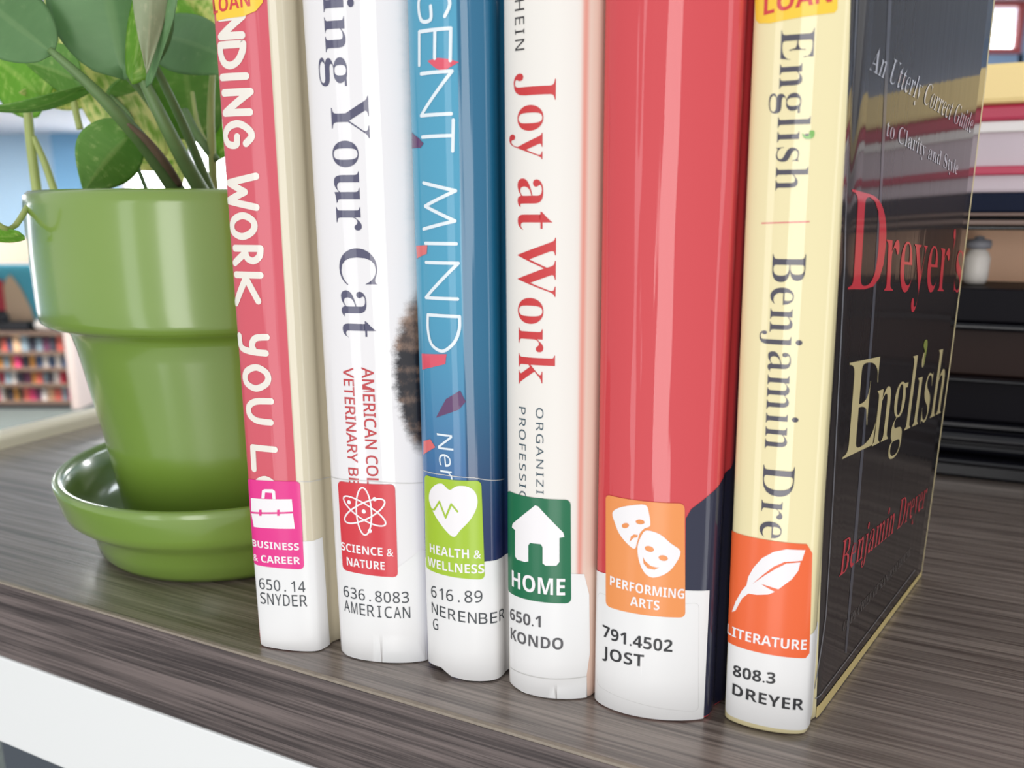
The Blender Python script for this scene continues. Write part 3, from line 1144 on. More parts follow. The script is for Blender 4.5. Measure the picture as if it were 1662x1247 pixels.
# ---------------------------------------------------------------- book 6 print
m_ink6 = jacket('spine_slate_ink', (74, 70, 82), 1.0, 0.12)
m_pink6 = jacket('pink_rule_ink', (226, 120, 120), 1.0, 0.12)
m_grn6 = jacket('green_apostrophe', (130, 186, 96), 1.0, 0.12)
text(b6, 'title_text', SERIF('English'), (1268, 49), (1258, 310), (1323, 42), m_ink6, off=-0.006, thin=0.016)
decal(b6, 'apostrophe', [smoothloop([(1322, 216), (1320, 212), (1314, 213), (1313, 219), (1308, 221), (1302, 216), (1304, 223), (1312, 226), (1320, 223)], 3)], m_grn6, 0.00025)
decal(b6, 'spine_rule', [[(1236, 361.5), (1314, 359), (1314, 361), (1236, 363.5)]], m_pink6, LAB)
text(b6, 'author_text', SERIF('Benjamin'), (1254, 412), (1241, 728), (1309, 410), m_ink6, off=-0.006, thin=0.016)
text(b6, 'author_text', SERIF('Dre'), (1239, 753), (1233, 872), (1291, 753), m_ink6, off=-0.006, thin=0.016)
decal(b6, 'loan_sticker', [[(1226, -20), (1360, -20), (1359, 15), (1354, 21), (1300, 28), (1250, 38), (1232, 38), (1227, 32)]], m_yellow, LAB)
text(b6, 'loan_text', BOLD('LOAN'), (1240, 25), (1350, 3), (1239, -6), m_loan, LAY, down=False)
m_or6 = jacket('worn_orange_sticker', (240, 104, 52), 0.5, 0.15, 0.2)
lab = b6.pick([1183, 1328, 1318, 1300], [1030, 1005, 1163, 1196])
decal_sv(b6, 'spine_label', [rrect([(lab[0][0], lab[0][1]), (lab[1][0], lab[1][1]), (lab[1][0], 0.0016), (lab[0][0], 0.0022)], 0.0022)], m_label, LAB)
decal(b6, 'subject_sticker', [[(1189, 861), (1309, 883), (1318, 898), (1313, 1060), (1307, 1068), (1298, 1068), (1182, 1041)]], m_or6, LAY)


def z6(l):
    return [(1160 + x / 2.92, 820 + y / 2.92) for x, y in l]


decal(b6, 'quill_icon', [z6([(84, 505), (102, 455), (130, 405), (152, 378), (160, 340), (185, 295), (225, 250), (280, 220), (340, 208), (428, 212), (412, 262), (392, 264), (330, 268), (280, 290),
                             (228, 330), (180, 372), (240, 330), (290, 300), (340, 275), (405, 270), (395, 310), (365, 350), (325, 380), (302, 398), (262, 385), (220, 372), (240, 385), (285, 410), (255, 422), (200, 424), (160, 418), (132, 440), (100, 500)])], m_icon, 0.0003)
text(b6, 'sticker_text', BOLD('LITERATURE'), (1182, 1027), (1308, 1054), (1182, 1012), m_icon, 0.0003, down=False)
text(b6, 'call_number', BOLD('808.3'), (1190, 1096), (1258, 1110), (1190, 1078), m_ink, 0.0003, down=False)
text(b6, 'call_number', BOLD('DREYER'), (1189, 1126), (1303, 1152), (1189, 1108), m_ink, 0.0003, down=False, off=-0.004)

m_red6 = jacket('cover_red_print', (214, 62, 74), 1.0, 0.12, 0.05)
m_crm6 = jacket('cover_cream_print', (216, 200, 150), 1.0, 0.12, 0.05)
m_wht6 = jacket('cover_white_print', (196, 196, 204), 1.0, 0.12, 0.05)
m_olv6 = jacket('cover_olive_print', (150, 160, 80), 1.0, 0.12, 0.05)
text(b6, 'cover_text', SERIF('D'), (1374, 471), (1432, 471), (1382, 306), m_red6, LAB, off=-0.006, thin=0.012, free=True)
text(b6, 'cover_text', SERIF('reyer’s'), (1434, 473), (1558, 477), (1438, 388), m_red6, LAB, off=-0.006, thin=0.012, free=True, cap=0.46)
text(b6, 'cover_text', SERIF('E'), (1366, 747), (1418, 722), (1378, 588), m_crm6, LAB, off=-0.006, thin=0.012, free=True)
text(b6, 'cover_text', SERIF('nglish'), (1414, 726), (1526, 671), (1424, 634), m_crm6, LAB, off=-0.006, thin=0.012, free=True, cap=0.46)
decal(b6, 'cover_apostrophe', [smoothloop([(1500, 553), (1504, 552), (1504, 563), (1501, 580), (1497, 596), (1500, 572), (1498, 562)], 3)], m_olv6, LAY)
text(b6, 'cover_text', SERIF('An Utterly Correct Guide'), (1410, 113), (1575, 216), (1421, 73), m_wht6, LAB, off=-0.006, thin=0.016, free=True)
text(b6, 'cover_text', SERIF('to Clarity and Style'), (1437, 220), (1553, 284), (1440, 196), m_wht6, LAB, off=-0.006, thin=0.016, free=True, cap=0.6)
text(b6, 'cover_text', SERIF('Benjamin Dreyer'), (1361, 937), (1500, 823), (1368, 878), m_red6, LAB, off=-0.006, thin=0.016, free=True)
text(b6, 'cover_text', SERIF('COPY CHIEF OF RANDOM HOUSE'), (1367, 1027), (1476, 902), (1369, 1010), simple('faint_print', (104, 98, 96), 0.4), LAB, off=-0.006, thin=0.012, free=True)
m_film = simple('film_fold_line', (140, 140, 146), 0.3, 0.3)
decal(b6, 'film_fold', [[(1441, 0), (1447, 0), (1432, 300), (1418, 520), (1404, 700), (1390, 880), (1374, 1060), (1371, 1060), (1385, 880), (1400, 700), (1414, 520), (1428, 300)]],
      simple('film_fold', (88, 88, 96), 0.3, 0.3), LAB * 0.6)
decal(b6, 'film_fold', [[(1389, 0), (1390.4, 0), (1371, 420), (1352, 800), (1340, 1000), (1322, 1118), (1321, 1118), (1339, 1000), (1351, 800), (1369.6, 420)]], m_film, LAY)
decal(b6, 'film_fold', [[(1322, 1133), (1484, 925), (1484, 926.5), (1322, 1135)]], m_film, LAY)
# bare cream board edge below the black jacket
q0 = b6.pick([1322, 1400, 1483], [1160, 1040, 925])
decal_sv(b6, 'board_edge', [[(e6[1] - 0.0002, 0.0002), (b6.S[-1] - 0.0003, 0.0002), (b6.S[-1] - 0.0003, 0.0030), (e6[1] + 0.004, 0.0044), (e6[1] - 0.0002, 0.0044)]], jacket('cream_board', (226, 204, 140), 0.4, 0.1, 0.3), LAY * 0.8)
decal_sv(b6, 'fore_edge_strip', [[(b6.S[-1] - 0.0022, 0.003), (b6.S[-1] - 0.0001, 0.003), (b6.S[-1] - 0.0001, b6.Hh - .001), (b6.S[-1] - 0.0022, b6.Hh - .001)]], jacket('cream_fore_edge', (222, 206, 160), 0.6, 0.1, 0.2), LAY * 0.8)

# ================================================================== pot, saucer, plant
m_glaze = NT('green_glaze')
gl = m_glaze.noise(m_glaze.obj(), 14, 3)
m_glaze.base(m_glaze.mix(gl, lin((112, 144, 50)), lin((130, 158, 66))))
m_glaze.b.inputs['Roughness'].default_value = 0.30
m_glaze.b.inputs['Coat Weight'].default_value = 1.0
m_glaze.b.inputs['Coat Roughness'].default_value = 0.13
m_glaze = m_glaze.m
m_soil = simple('potting_soil', (60, 44, 34), 0.95, noise=0.5, nscale=400)
PX, PY = -0.886 * H, 2.426 * H
sauc = empty('plant_saucer', (PX, PY, 0), 'glossy green round saucer under the flower pot', 'saucer')
sp_ = [(0.0, 0.0005), (0.064, 0.0005), (0.0675, 0.0012), (0.0695, 0.004), (0.0708, 0.010), (0.0722, 0.0155), (0.0755, 0.0190), (0.0795, 0.0215), (0.0825, 0.0245), (0.0838, 0.028),
       (0.0850, 0.034), (0.0862, 0.0385), (0.0862, 0.0408), (0.0848, 0.0420), (0.0825, 0.0415), (0.0805, 0.0385), (0.0785, 0.031), (0.0760, 0.023), (0.0700, 0.0115), (0.0600, 0.0085), (0.0, 0.0085)]
lathe('saucer_body', sp_, (PX, PY), m_glaze, sauc)
plant = empty('potted_pothos', (PX, PY, 0.0086), 'glossy green flower pot with a leafy green pothos left of the books', 'potted plant')
pp = [(0.0, 0.0087), (0.0500, 0.0087), (0.0530, 0.0100), (0.0550, 0.0135), (0.0560, 0.018), (0.0620, 0.060), (0.0690, 0.103), (0.0708, 0.1105), (0.0722, 0.1135), (0.0760, 0.1155), (0.0805, 0.1165),
      (0.0828, 0.1182), (0.0836, 0.1215), (0.0838, 0.128), (0.0842, 0.150), (0.0840, 0.170), (0.0834, 0.1745), (0.0815, 0.1764), (0.0790, 0.1760), (0.0776, 0.173), (0.0765, 0.150), (0.0740, 0.120), (0.0700, 0.110), (0.0, 0.105)]
lathe('pot', pp, (PX, PY), m_glaze, plant)
lathe('soil', [(0.0762, 0.157), (0.06, 0.160), (0.03, 0.158), (0.0, 0.161)], (PX, PY), m_soil, plant, seg=40)


def leafmat(name, c1, c2, c3, var=0.5, trans=0.35):
    n = NT(name)
    uv, u, v = n.uv()
    a = n.noise(uv, 1.0, 4, 0.6, (9, 5, 1))
    b = n.noise(uv, 1.0, 2, 0.5, (3.0, 14, 1))
    f = n.step(n.math('ADD', n.math('MULTIPLY', a, 0.6), n.math('MULTIPLY', b, 0.4)), 0.62 - var * 0.25, 0.80 - var * 0.25)
    col = n.mix(f, n.mix(b, lin(c1), lin(c2)), lin(c3))
    vein = n.math('SUBTRACT', 1.0, n.step(n.math('ABSOLUTE', u), 0.015, 0.06))
    col = n.mix(n.math('MULTIPLY', vein, 0.35), col, lin(c3))
    n.base(col)
    n.b.inputs['Roughness'].default_value = 0.38
    n.b.inputs['Specular IOR Level'].default_value = 0.45
    tr = n.n('BsdfTranslucent')
    n.l(col, tr.inputs['Color'])
    mx = n.n('MixShader')
    mx.inputs[0].default_value = trans
    out = n.t.nodes['Material Output']
    n.l(n.b.outputs[0], mx.inputs[1])
    n.l(tr.outputs[0], mx.inputs[2])
    n.l(mx.outputs[0], out.inputs[0])
    return n.m


LM = {
    'dark': leafmat('dark_leaf', (124, 168, 112), (138, 182, 124), (166, 200, 142), 0.2, 0.45),
    'mid': leafmat('mid_leaf', (124, 178, 86), (152, 200, 106), (200, 222, 146), 0.4, 0.5),
    'pale': leafmat('pale_underside_leaf', (178, 192, 152), (190, 202, 164), (212, 216, 180), 0.4, 0.4),
    'yellow': leafmat('variegated_leaf', (150, 194, 84), (182, 214, 104), (246, 244, 180), 0.95, 0.6),
    'bright': leafmat('bright_leaf', (130, 192, 66), (164, 212, 90), (214, 234, 140), 0.5, 0.6),
}
m_stem = simple('petiole_green', (104, 134, 80), 0.45, noise=0.25, nscale=80)
m_stemp = simple('pale_vine_stem', (172, 184, 110), 0.5, noise=0.2, nscale=60)
m_stemb = simple('dry_brown_sheath', (112, 94, 74), 0.7, noise=0.3, nscale=200)


def leaf(base, tip, Yb, Yt, wpx, mat, twist=0.0, fold=0.25, droop=0.12, label=None, shape=0.55, lobe=0.16):
    """heart-shaped leaf from its petiole point to its tip; pixel positions at depths Yb, Yt"""
    B, Tp = pt(base[0], base[1], Yb), pt(tip[0], tip[1], Yt)
    ax = Tp - B
    Ln = np.linalg.norm(ax)
    ax = ax / Ln
    view = (B + Tp) / 2 - C0
    view /= np.linalg.norm(view)
    side = np.cross(ax, view)
    side /= np.linalg.norm(side)
    nr = np.cross(side, ax)            # roughly away from / towards viewer
    c, s_ = math.cos(twist), math.sin(twist)
    W_ = side * c + nr * s_
    N_ = -side * s_ + nr * c
    hw = wpx / F * (Yb + Yt) / 2 / 2
    na, nb = 22, 8
    vs, uvs, fs = [], [], []
    for i in range(na + 1):
        t = i / na
        w = hw * (math.sin(math.pi * t ** shape) ** 0.85 if 0 < t < 1 else 0.0)
        back = lobe * Ln * math.exp(-(t / 0.16) ** 2)
        for j in range(-nb, nb + 1):
            q = j / nb
            x = w * q
            al = Ln * t - back * abs(q) ** 1.2 * (1.0 if t < 0.5 else 0)
            z = fold * abs(x) + droop * Ln * math.sin(math.pi * t) * 0.5 + 0.010 * Ln * math.sin(9 * t + 3 * q) * abs(q)
            vs.append(B + ax * al + W_ * x + N_ * z)
            uvs.append((q * 0.5, t))
    m = 2 * nb + 1
    for i in range(na):
        for j in range(m - 1):
            fs.append((i * m + j, i * m + j + 1, (i + 1) * m + j + 1, (i + 1) * m + j))
    o = mesh_obj('leaf', vs, fs, LM[mat], plant, smooth=True, uvs=uvs)
    sol = o.modifiers.new('thickness', 'SOLIDIFY')
    sol.thickness = 0.0004
    if label:
        o['label'] = label
    return o


def stem(pts, w, mat=m_stem, name='stem'):
    P = [pt(x, y, Y) for x, y, Y in pts]
    tube(name, P, [wi / F * Y / 2 for wi, (_, _, Y) in zip(w, pts)], mat, plant)


YC = PY
# far leaves first
leaf((226, 236), (60, -50), .44, .43, 104, 'yellow', 0.2, 0.2, label='long variegated leaf with cream streaks')
leaf((250, 170), (170, 140), .50, .50, 90, 'yellow', 0.3)
leaf((300, 150), (245, -60), .52, .52, 120, 'bright', 0.2)
leaf((360, 40), (250, -40), .54, .54, 90, 'yellow', 0.2)
leaf((316, 205), (292, 30), .47, .45, 118, 'mid', -0.3, 0.2)
leaf((352, 240), (318, 110), .49, .48, 66, 'bright', 0.4)
leaf((262, 200), (296, 300), .50, .50, 66, 'yellow', 0.3)
leaf((60, 150), (-60, 60), .44, .44, 120, 'bright', 0.4, 0.2)
leaf((130, 160), (30, 150), .46, .44, 50, 'yellow', 0.4)
leaf((120, 128), (40, 100), .42, .42, 84, 'mid', 0.5)
leaf((205, 160), (168, 92), .45, .45, 60, 'mid', 0.4)
leaf((215, 190), (232, 110), .45, .44, 80, 'mid', -0.5)
# middle
leaf((128, 145), (-50, 172), .40, .37, 34, 'mid', 0.9, 0.2, -0.25)
leaf((264, 58), (420, 120), .42, .40, 96, 'dark', 0.3, 0.2, -0.2, label='dark green leaf reaching behind the pink book')
# near
leaf((198, 112), (140, -170), .38, .36, 178, 'dark', 0.1, 0.18, 0.1, shape=0.66, lobe=0.07, label='broad dark green leaf in the middle')
leaf((82, 84), (-110, -70), .36, .34, 122, 'dark', -0.2, 0.18, 0.1, shape=0.72, lobe=0.03, label='dark green leaf at the far left')
leaf((218, 104), (236, -120), .37, .36, 54, 'bright', 0.55, 0.5, 0.1)
leaf((248, -90), (238, 119), .36, .36, 52, 'pale', 0.1, 0.3, -0.1, label='pale leaf hanging tip down')
leaf((246, 112), (300, -90), .365, .36, 26, 'dark', 0.9, 0.3, 0.0)
leaf((207, 222), (136, 312), .39, .37, 98, 'mid', 0.25, 0.3, 0.2, label='small heart-shaped leaf hanging over the pot rim')
stem([(80, 80, .36), (140, 133, .365), (200, 195, .375), (245, 248, .39), (300, 330, .41)], [10, 16, 22, 26, 28])
stem([(206, 200, .374), (236, 226, .38), (266, 262, .388), (292, 300, .40)], [5, 12, 14, 10], m_stemb, 'dry_sheath')
stem([(216, 96, .375), (256, 178, .375), (296, 256, .385), (338, 330, .40)], [12, 20, 23, 26])
stem([(244, 92, .385), (272, 148, .39), (306, 222, .40), (350, 330, .41)], [10, 13, 14, 14], m_stem)
stem([(165, 92, .40), (212, 128, .40), (262, 196, .41), (330, 330, .42)], [9, 12, 12, 12], m_stem)
stem([(300, 180, .43), (322, 222, .42), (352, 262, .42)], [12, 14, 14], m_stem)
stem([(345, 120, .43), (342, 200, .42), (348, 330, .42)], [9, 12, 14], m_stemp)
stem([(312, 150, .45), (322, 205, .44), (346, 250, .43)], [6, 7, 7], m_stemp)
stem([(44, 165, .43), (50, 235, .43), (64, 340, .43)], [12, 14, 15], m_stemp)
stem([(54, 222, .43), (74, 268, .43), (98, 340, .43)], [8, 11, 12], m_stemp)
stem([(118, 150, .44), (122, 176, .44), (130, 210, .44)], [9, 10, 10], m_stemp)
stem([(200, 236, .41), (222, 270, .41), (246, 330, .41)], [7, 7, 7], m_stem)
stem([(190, 255, .43), (178, 285, .42), (168, 330, .42)], [5, 9, 12], m_stemp)
stem([(175, 150, .44), (215, 195, .44), (200, 240, .42)], [5, 6, 6], m_stem)
stem([(100, 330, .44), (60, 318, .36), (16, 372, .33), (-40, 330, .32)], [6, 9, 9, 9], m_stemp)
leaf((26, 384), (-60, 392), .33, .33, 30, 'bright', 0.7, 0.2)

# ================================================================== the room
FZ = -1.5
WY = 8.0
m_wall = simple('pale_blue_wall_paint', (176, 204, 226), 0.8)
m_wallb = simple('blue_wall_paint', (120, 168, 204), 0.8)
m_ceil = simple('white_ceiling_paint', (232, 232, 240), 0.8)
m_floor = simple('grey_carpet', (96, 102, 98), 0.95, noise=0.1, nscale=3)
m_frame = simple('window_frame_paint', (214, 210, 214), 0.5)
m_redframe = simple('red_window_frame', (196, 96, 96), 0.5)
m_soffit = simple('beige_soffit', (178, 158, 140), 0.7)
gn = NT('window_glass')
gn.base((1, 1, 1))
gn.b.inputs['Transmission Weight'].default_value = 1.0
gn.b.inputs['Roughness'].default_value = 0.0
gn.b.inputs['IOR'].default_value = 1.02
m_glass = gn.m
CZ = float(pt(50, 218, WY)[2])


def wx(px, py=200, Y=WY):
    return float(pt(px, py, Y)[0])


def wz(py, Y=WY):
    return float(pt(100, py, Y)[2])


box('floor', (-9, -1, FZ - .1), (9, WY + .2, FZ), m_floor, kind='structure')
box('ceiling', (-9, 1.2, CZ), (9, WY + .2, CZ + .1), m_ceil, kind='structure')
box('wall_left', (-9.1, 1.2, FZ), (-9, WY + .2, CZ), m_wall, kind='structure')
box('wall_right', (9, -1, FZ), (9.1, WY + .2, CZ), m_wall, kind='structure')
# back wall with two window bays
w1a, w1b = wx(186), wx(420)
w2y = 3.2
w2a, w2b = wx(1520, 60, w2y), wx(1657, 60, w2y)
zb1, zb2 = wz(345), float(pt(1620, 88, w2y)[2])
xs = [(-9, w1a, FZ, CZ), (w1a, w1b, FZ, zb1), (w1b, 9, FZ, CZ)]
wb = empty('wall_back', (0, WY, FZ), None, None)
wb['kind'] = 'structure'
for a, b, c, d in xs:
    box('wall_panel', (a, WY, c), (b, WY + .15, d), m_wall, wb)
box('blue_column', (wx(90), WY - 0.12, FZ), (wx(150), WY - 0.01, CZ), m_wallb, wb, label='darker blue wall strip')
box('soffit', (-9, WY - 1.6, wz(428, WY - 1.6)), (wx(150, 400, WY - 1.6), WY - 1.2, wz(388, WY - 1.6)), m_soffit, wb, label='beige soffit')


wn = empty('wall_near', (w2a, w2y, FZ), None, None)
wn['kind'] = 'structure'
m_walln = simple('grey_blue_wall_paint', (158, 184, 216), 0.8)
for a, b, c, d in ((w2a - .02, w2b + .02, FZ, zb2), (w2b, 9, FZ, CZ)):
    box('wall_panel', (a, w2y, c), (b, w2y + .03, d), m_walln, wn)


def window(name, xa, xb, za, zb, mat, cols, WY=WY, t=0.06, dp=0.1):
    w = empty(name, ((xa + xb) / 2, WY, za), None, None)
    w['kind'] = 'structure'
    box('window_frame', (xa, WY - .02, za), (xb, WY + dp, za + t), mat, w, 0.005)
    box('window_frame', (xa, WY - .02, zb - t), (xb, WY + dp, zb), mat, w, 0.005)
    for i in range(cols + 1):
        x = xa + (xb - xa - t) * i / cols
        box('window_frame', (x, WY - .015, za + t), (x + t, WY + dp * 0.9, zb - t), mat, w, 0.005)
        if i < cols:
            box('window_pane', (x + t, WY + dp * .4, za + t), (xa + (xb - xa - t) * (i + 1) / cols, WY + dp * .5, zb - t), m_glass, w)
    return w


window('window_1', w1a, w1b, zb1, CZ, m_frame, 2)
window('window_2', w2a, w2b, zb2, CZ, m_redframe, 1, w2y, 0.02, 0.02)
em = simple('light_diffuser', (250, 250, 250), 0.6)
for i, (x, y, pw, nm) in enumerate(((1.39, 2.08, 15, 'nearest recessed ceiling light panel, above the right of the counter'), (-5, 5.6, 120, 'added far ceiling fill panel at the left wall'),  # the far panels are unseen, added to brighten the back of the room
                                (-2.5, 5.6, 90, 'added far ceiling fill panel before the left window'), (0, 5.6, 100, 'added far ceiling fill panel in the middle of the room'),
                                (2.8, 5.6, 110, 'added far ceiling fill panel behind the right wall end'), (5.6, 5.6, 150, 'added far ceiling fill panel at the right wall'))):
    cl = empty('ceiling_light', (x, y, CZ), nm, 'ceiling light', 'ceiling lights')
    box('light_frame', (x - .33, y - .33, CZ - .02), (x + .33, y + .33, CZ + .005), m_frame, cl, 0.004)
    box('diffuser', (x - .3, y - .3, CZ - .03), (x + .3, y + .3, CZ - .02), em, cl)
    area('ceiling_lamp', (x, y, CZ - .04), (x, y, 0), 0.6, 0.6, pw, (0.86, 0.92, 1) if i == 0 else (1, 0.99, 0.97))
# daylight outside the two windows
area('daylight', ((w1a + w1b) / 2, WY + 0.7, zb1 + 0.5), ((w1a + w1b) / 2, 0, zb1 + 0.2), 2.4, 1.8, 160, (0.95, 0.98, 1))
area('daylight', ((w2a + w2b) / 2 + .32, w2y + 0.5, zb2 + .3), ((w2a + w2b) / 2 + .32, 0, zb2 + .3), 1.3, 1.2, 26, (0.95, 0.98, 1))

# far low bookcase seen left of the pot
m_case = simple('bookcase_wood', (112, 90, 76), 0.6, noise=0.15, nscale=5)
m_black = simple('black_base', (34, 34, 38), 0.6)
m_pale = simple('pale_post', (206, 186, 178), 0.6)
BY = float(gp(60, 664, FZ)[1])
bc = empty('far_bookcase', (wx(60, 600, BY), BY, FZ), 'blurred low wooden bookcase of colourful books far behind the pot', 'bookcase')
xa, xb = wx(-60, 600, BY), wx(112, 600, BY)
rows = [wz(652, BY), wz(624, BY), wz(598, BY), wz(572, BY), wz(540, BY)]
box('base', (xa, BY, FZ + 0.001), (xb, BY + .4, rows[0] - .03), m_black, bc, 0.01)
box('back_panel', (xa, BY + .38, rows[0]), (xb, BY + .4, rows[-1]), m_case, bc)
for z in rows:
    box('shelf', (xa, BY, z - .03), (xb, BY + .38, z), m_case, bc, 0.004)
for i in range(2):
    x = xa + (xb - xa) * i
    box('upright', (x - .012, BY - .005, rows[0]), (x + .012, BY + .38, rows[-1]), m_case, bc, 0.003)
box('end_post', (xb, BY - .03, FZ + 0.001), (xb + .07, BY + .4, rows[-1] + .05), m_pale, bc, 0.005, label='pale end post')
BC = [((190, 52, 70), 'red'), ((226, 110, 96), 'coral'), ((70, 66, 78), 'dark grey'), ((232, 222, 214), 'white'), ((60, 84, 118), 'navy'), ((214, 150, 76), 'orange'),
      ((236, 190, 150), 'peach'), ((120, 66, 96), 'plum'), ((150, 168, 178), 'grey-blue'), ((222, 70, 118), 'pink'), ((96, 82, 66), 'brown')]
bmats = [simple('far_book_' + n_.replace(' ', '_').replace('-', '_'), c, 0.6) for c, n_ in BC]
ords = ['bottom', 'second', 'third', 'top']
protos = {}
far = []
for r in range(4):
    x = xa + 0.03
    hh = rows[r + 1] - rows[r] - .03
    while x < xb - 0.05:
        w = random.uniform(0.038, 0.075)
        k = random.choice([c_ for c_ in range(len(BC)) if not far or c_ != far[-1][1]])
        if any(abs(x + w / 2 - (xa + (xb - xa) * i)) < w / 2 + 0.02 for i in range(2)):
            x += 0.012
            continue
        if k not in protos:
            # rounded-spine block with a page recess at the top
            T_, D_ = 1.0, 1.0
            sec = [(0.0, 1.0), (0.0, 0.10), (0.12, 0.03), (0.5, 0.0), (0.88, 0.03), (1.0, 0.10), (1.0, 1.0), (0.9, 1.0), (0.9, 0.15), (0.1, 0.15), (0.1, 1.0)]
            vs = [(a, b, z) for z in (0, 1) for a, b in sec]
            m_ = len(sec)
            fs = [(i, (i + 1) % m_, m_ + (i + 1) % m_, m_ + i) for i in range(m_)] + [tuple(range(m_))[::-1], tuple(range(m_, 2 * m_))]
            vs += [(a, b, z) for z in (0.03, 0.96) for a, b in ((0.1, 0.15), (0.9, 0.15), (0.9, 0.97), (0.1, 0.97))]
            o0 = 2 * m_
            fs += [(o0, o0 + 1, o0 + 5, o0 + 4), (o0 + 1, o0 + 2, o0 + 6, o0 + 5), (o0 + 2, o0 + 3, o0 + 7, o0 + 6), (o0 + 3, o0, o0 + 4, o0 + 7), (o0 + 4, o0 + 5, o0 + 6, o0 + 7), (o0 + 3, o0 + 2, o0 + 1, o0)]
            me = bpy.data.meshes.new('far_book')
            me.from_pydata(vs, [], fs)
            me.materials.append(bmats[k])
            me.materials.append(m_page)
            for p in me.polygons[m_ + 2:]:
                p.material_index = 1
            me.update()
            protos[k] = me
        o = bpy.data.objects.new('far_book', protos[k])
        o.location = (x, BY + 0.04 + random.uniform(0, .03), rows[r] + 0.0005)
        o.scale = (w - 0.002, min(0.2, hh * 1.2), hh * random.uniform(0.72, 0.97))
        far.append((r, k, o))
        x += w
for i, (r, k, o) in enumerate(far):
    lf = BC[far[i - 1][1]][1] if i and far[i - 1][0] == r else None
    rt = BC[far[i + 1][1]][1] if i + 1 < len(far) and far[i + 1][0] == r else None
    if lf is None:
        where = 'at the left end of the %s far shelf' % ords[r]
    elif rt is None:
        where = 'at the right end of the %s far shelf' % ords[r]
    else:
        where = 'between a %s and a %s one, %s far shelf' % (lf, rt, ords[r])
    link(o, None, 'blurred %s book %s' % (BC[k][1], where), 'book', 'blurred books on the far bookcase')
# mural panel, box and papers on top of the far bookcase
TZ = rows[-1]
mur = empty('wall_mural', (wx(20, 500, BY + .3), BY + .3, TZ), 'blurred teal panel with a beige peak and red strip above the far bookcase', 'mural')
box('mural_board', (xa, BY + .32, TZ + .002), (wx(90, 470, BY + .3), BY + .34, wz(430, BY + .3)), simple('teal_board', (86, 176, 196), 0.7), mur)
pk = [(7, 520), (3, 470), (10, 452), (16, 446), (22, 452), (34, 468), (50, 500), (58, 525)]
v2 = [pt(x, y, BY + .315) for x, y in pk] + [pt(x, y, BY + .300) for x, y in pk]
nk = len(pk)
mesh_obj('peak', v2, [tuple(range(nk)), tuple(range(2 * nk - 1, nk - 1, -1))] + [(i, nk + i, nk + (i + 1) % nk, (i + 1) % nk) for i in range(nk)], simple('beige_peak', (214, 182, 150), 0.7), mur, label='beige peak shape')
box('red_strip', (xa, BY + .29, wz(505, BY + .3)), (wx(5, 470, BY + .3), BY + .315, wz(455, BY + .3)), simple('red_board', (196, 60, 72), 0.7), mur)
bxo = empty('black_box', (wx(25, 530, BY + .1), BY + .1, TZ), 'blurred black box on top of the far bookcase', 'box')
box('box_body', (wx(-60, 530, BY + .1), BY + .08, TZ + .001), (wx(46, 530, BY + .1), BY + .25, wz(524, BY + .1)), m_black, bxo, 0.01)
lathe('box_knob', [(0, wz(524, BY + .1)), (.05, wz(524, BY + .1)), (.055, wz(515, BY + .1)), (.03, wz(506, BY + .1)), (0, wz(505, BY + .1))], (wx(3, 510, BY + .15), BY + .15), m_black, bxo, 16)
m_wht = simple('white_enamel', (236, 228, 220), 0.4)
vz0, vz1 = wz(540, BY + .1), wz(515, BY + .1)
t_ = empty('white_round_vase', (wx(74, 530, BY + .15), BY + .15, TZ), 'blurred round white vase at the right end of the far bookcase top', 'vase')
hh = vz1 - TZ
lathe('vase_body', [(0, TZ + .001), (.05, TZ + .001), (.085, TZ + hh * .3), (.085, TZ + hh * .6), (.045, TZ + hh * .9), (.05, TZ + hh), (.04, TZ + hh), (.035, TZ + hh * .9), (0, TZ + hh * .85)], (wx(74, 530, BY + .15), BY + .15), m_wht, t_, 24)

# ================================================================== dark glossy display case at the right, striped box on it
G = gp(1600, 778)
GY = float(G[1])


def gz(py):
    return max(0.0003, float(pt(1600, py, GY)[2]))


m_gloss = simple('black_gloss_lacquer', (16, 16, 22), 0.2, 0.1, spec=0.3)
m_mat = simple('black_satin_lacquer', (20, 18, 24), 0.5, 0.0, spec=0.1)
m_gbrown = simple('dark_brown_lacquer', (46, 30, 26), 0.4, 0.0, spec=0.12)
m_navyl = simple('navy_lacquer', (20, 28, 50), 0.5, 0.0, spec=0.1)
m_taupe = simple('taupe_strip', (128, 106, 96), 0.5)
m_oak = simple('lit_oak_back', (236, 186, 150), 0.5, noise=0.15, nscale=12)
case = empty('display_case', tuple(G), 'dark glossy stepped wooden display case on the counter right of the black book', 'display case')
RG = dict(rot=TH + 0.04, origin=tuple(G))
X0, X1 = -0.16, 0.62
for n_, y0, y1, f0, m_, b_ in (('plinth', 778, 752, -0.004, m_gloss, .002), ('moulding', 752, 742, -0.012, m_gloss, .002), ('moulding', 742, 722, 0.0, m_gloss, .004), ('moulding', 722, 700, -0.008, m_gloss, .005),
                               ('moulding', 700, 690, 0.002, m_gloss, .003), ('lower_panel', 690, 624, 0.010, m_mat, .001), ('ledge', 624, 617, 0.0, m_gloss, .0015), ('drawer_panel', 617, 540, 0.012, m_gbrown, .001),
                               ('ledge', 540, 527, 0.002, m_gloss, .002), ('apron', 527, 471, 0.008, m_mat, .001)):
    box(n_, (X0, f0, gz(y0)), (X1, 0.14, gz(y1) - 0.0002), m_, case, b_, **RG)
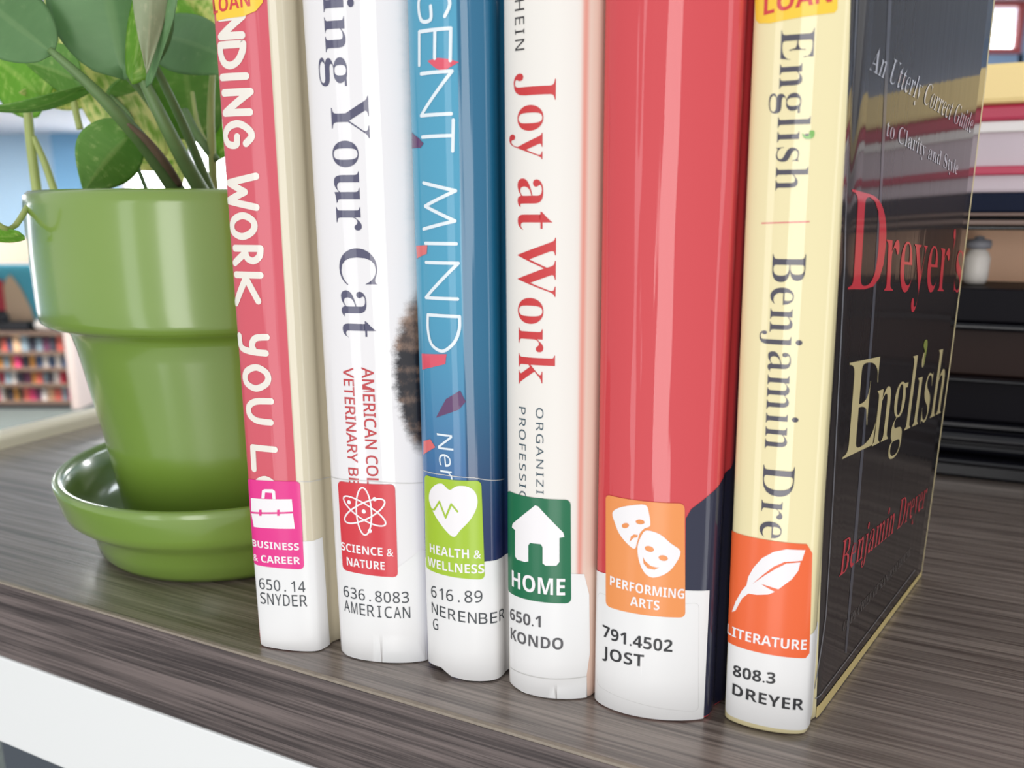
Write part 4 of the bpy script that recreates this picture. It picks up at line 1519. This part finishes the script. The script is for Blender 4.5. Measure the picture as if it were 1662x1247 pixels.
# open compartment
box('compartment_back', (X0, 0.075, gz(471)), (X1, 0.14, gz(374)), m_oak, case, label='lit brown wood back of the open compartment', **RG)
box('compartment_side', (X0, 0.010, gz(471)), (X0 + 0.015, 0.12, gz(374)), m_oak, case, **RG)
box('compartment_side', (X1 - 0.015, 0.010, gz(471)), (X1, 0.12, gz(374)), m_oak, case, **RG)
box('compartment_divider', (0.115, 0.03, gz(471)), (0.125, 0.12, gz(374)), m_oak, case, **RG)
for y0, y1, f0, m_ in ((374, 366, 0.004, m_gloss), (366, 357, -0.001, m_taupe), (357, 351, 0.004, m_gloss), (351, 345, 0.0, m_taupe), (345, 312, 0.006, m_navyl)):
    box('top_moulding', (X0, f0, gz(y0)), (X1, 0.14, gz(y1) - 0.0001), m_, case, 0.001, **RG)
vp = Matrix.Translation(tuple(G)) @ Matrix.Rotation(TH + 0.04, 4, 'Z') @ Vector((-0.014, 0.042, 0))
vs_ = empty('white_jar', (vp.x, vp.y, gz(471)), 'blurred small white jar inside the open compartment', 'jar')
z0, z1 = gz(471) + .0004, gz(378)
hh = z1 - z0
lathe('jar_body', [(0, z0), (.006, z0), (.0075, z0 + hh * .1), (.0078, z0 + hh * .5), (.006, z0 + hh * .62), (.004, z0 + hh * .68), (0, z0 + hh * .68)], (vp.x, vp.y), m_wht, vs_, 32)
lathe('jar_lid', [(0, z0 + hh * .68), (.007, z0 + hh * .68), (.0078, z0 + hh * .76), (.007, z0 + hh * .84), (.003, z0 + hh * .86), (.003, z0 + hh * .9), (0, z0 + hh * .92)], (vp.x, vp.y), simple('grey_lid', (150, 150, 158), 0.4), vs_, 32)

sb = empty('striped_box', (G[0], G[1], gz(312)), 'blurred mauve-grey box with crimson and white bands and a yellow lid on the display case', 'box')
m_mauve = simple('mauve_grey_card', (206, 190, 198), 0.5, noise=0.1, nscale=20)
m_crim = simple('crimson_band_card', (192, 52, 84), 0.45)
m_offw = simple('off_white_band_card', (238, 232, 230), 0.45)
m_yel = simple('yellow_lid_card', (255, 226, 156), 0.45)
box('box_body', (X0 + .005, 0.006, gz(312)), (X1 - .02, 0.13, gz(206)), m_mauve, sb, 0.002, **RG)
box('crimson_band', (X0 + .003, 0.003, gz(283)), (X1 - .018, 0.132, gz(268)), m_crim, sb, 0.001, **RG)
box('white_band', (X0 + .004, 0.003, gz(212)), (X1 - .018, 0.131, gz(193)), m_offw, sb, 0.001, **RG)
box('crimson_band', (X0 + .003, 0.001, gz(193)), (X1 - .017, 0.132, gz(166)), m_crim, sb, 0.002, **RG)
box('lid', (X0, -0.004, gz(166)), (X1 - .015, 0.136, gz(99)), m_yel, sb, 0.003, label='yellow lid', **RG)
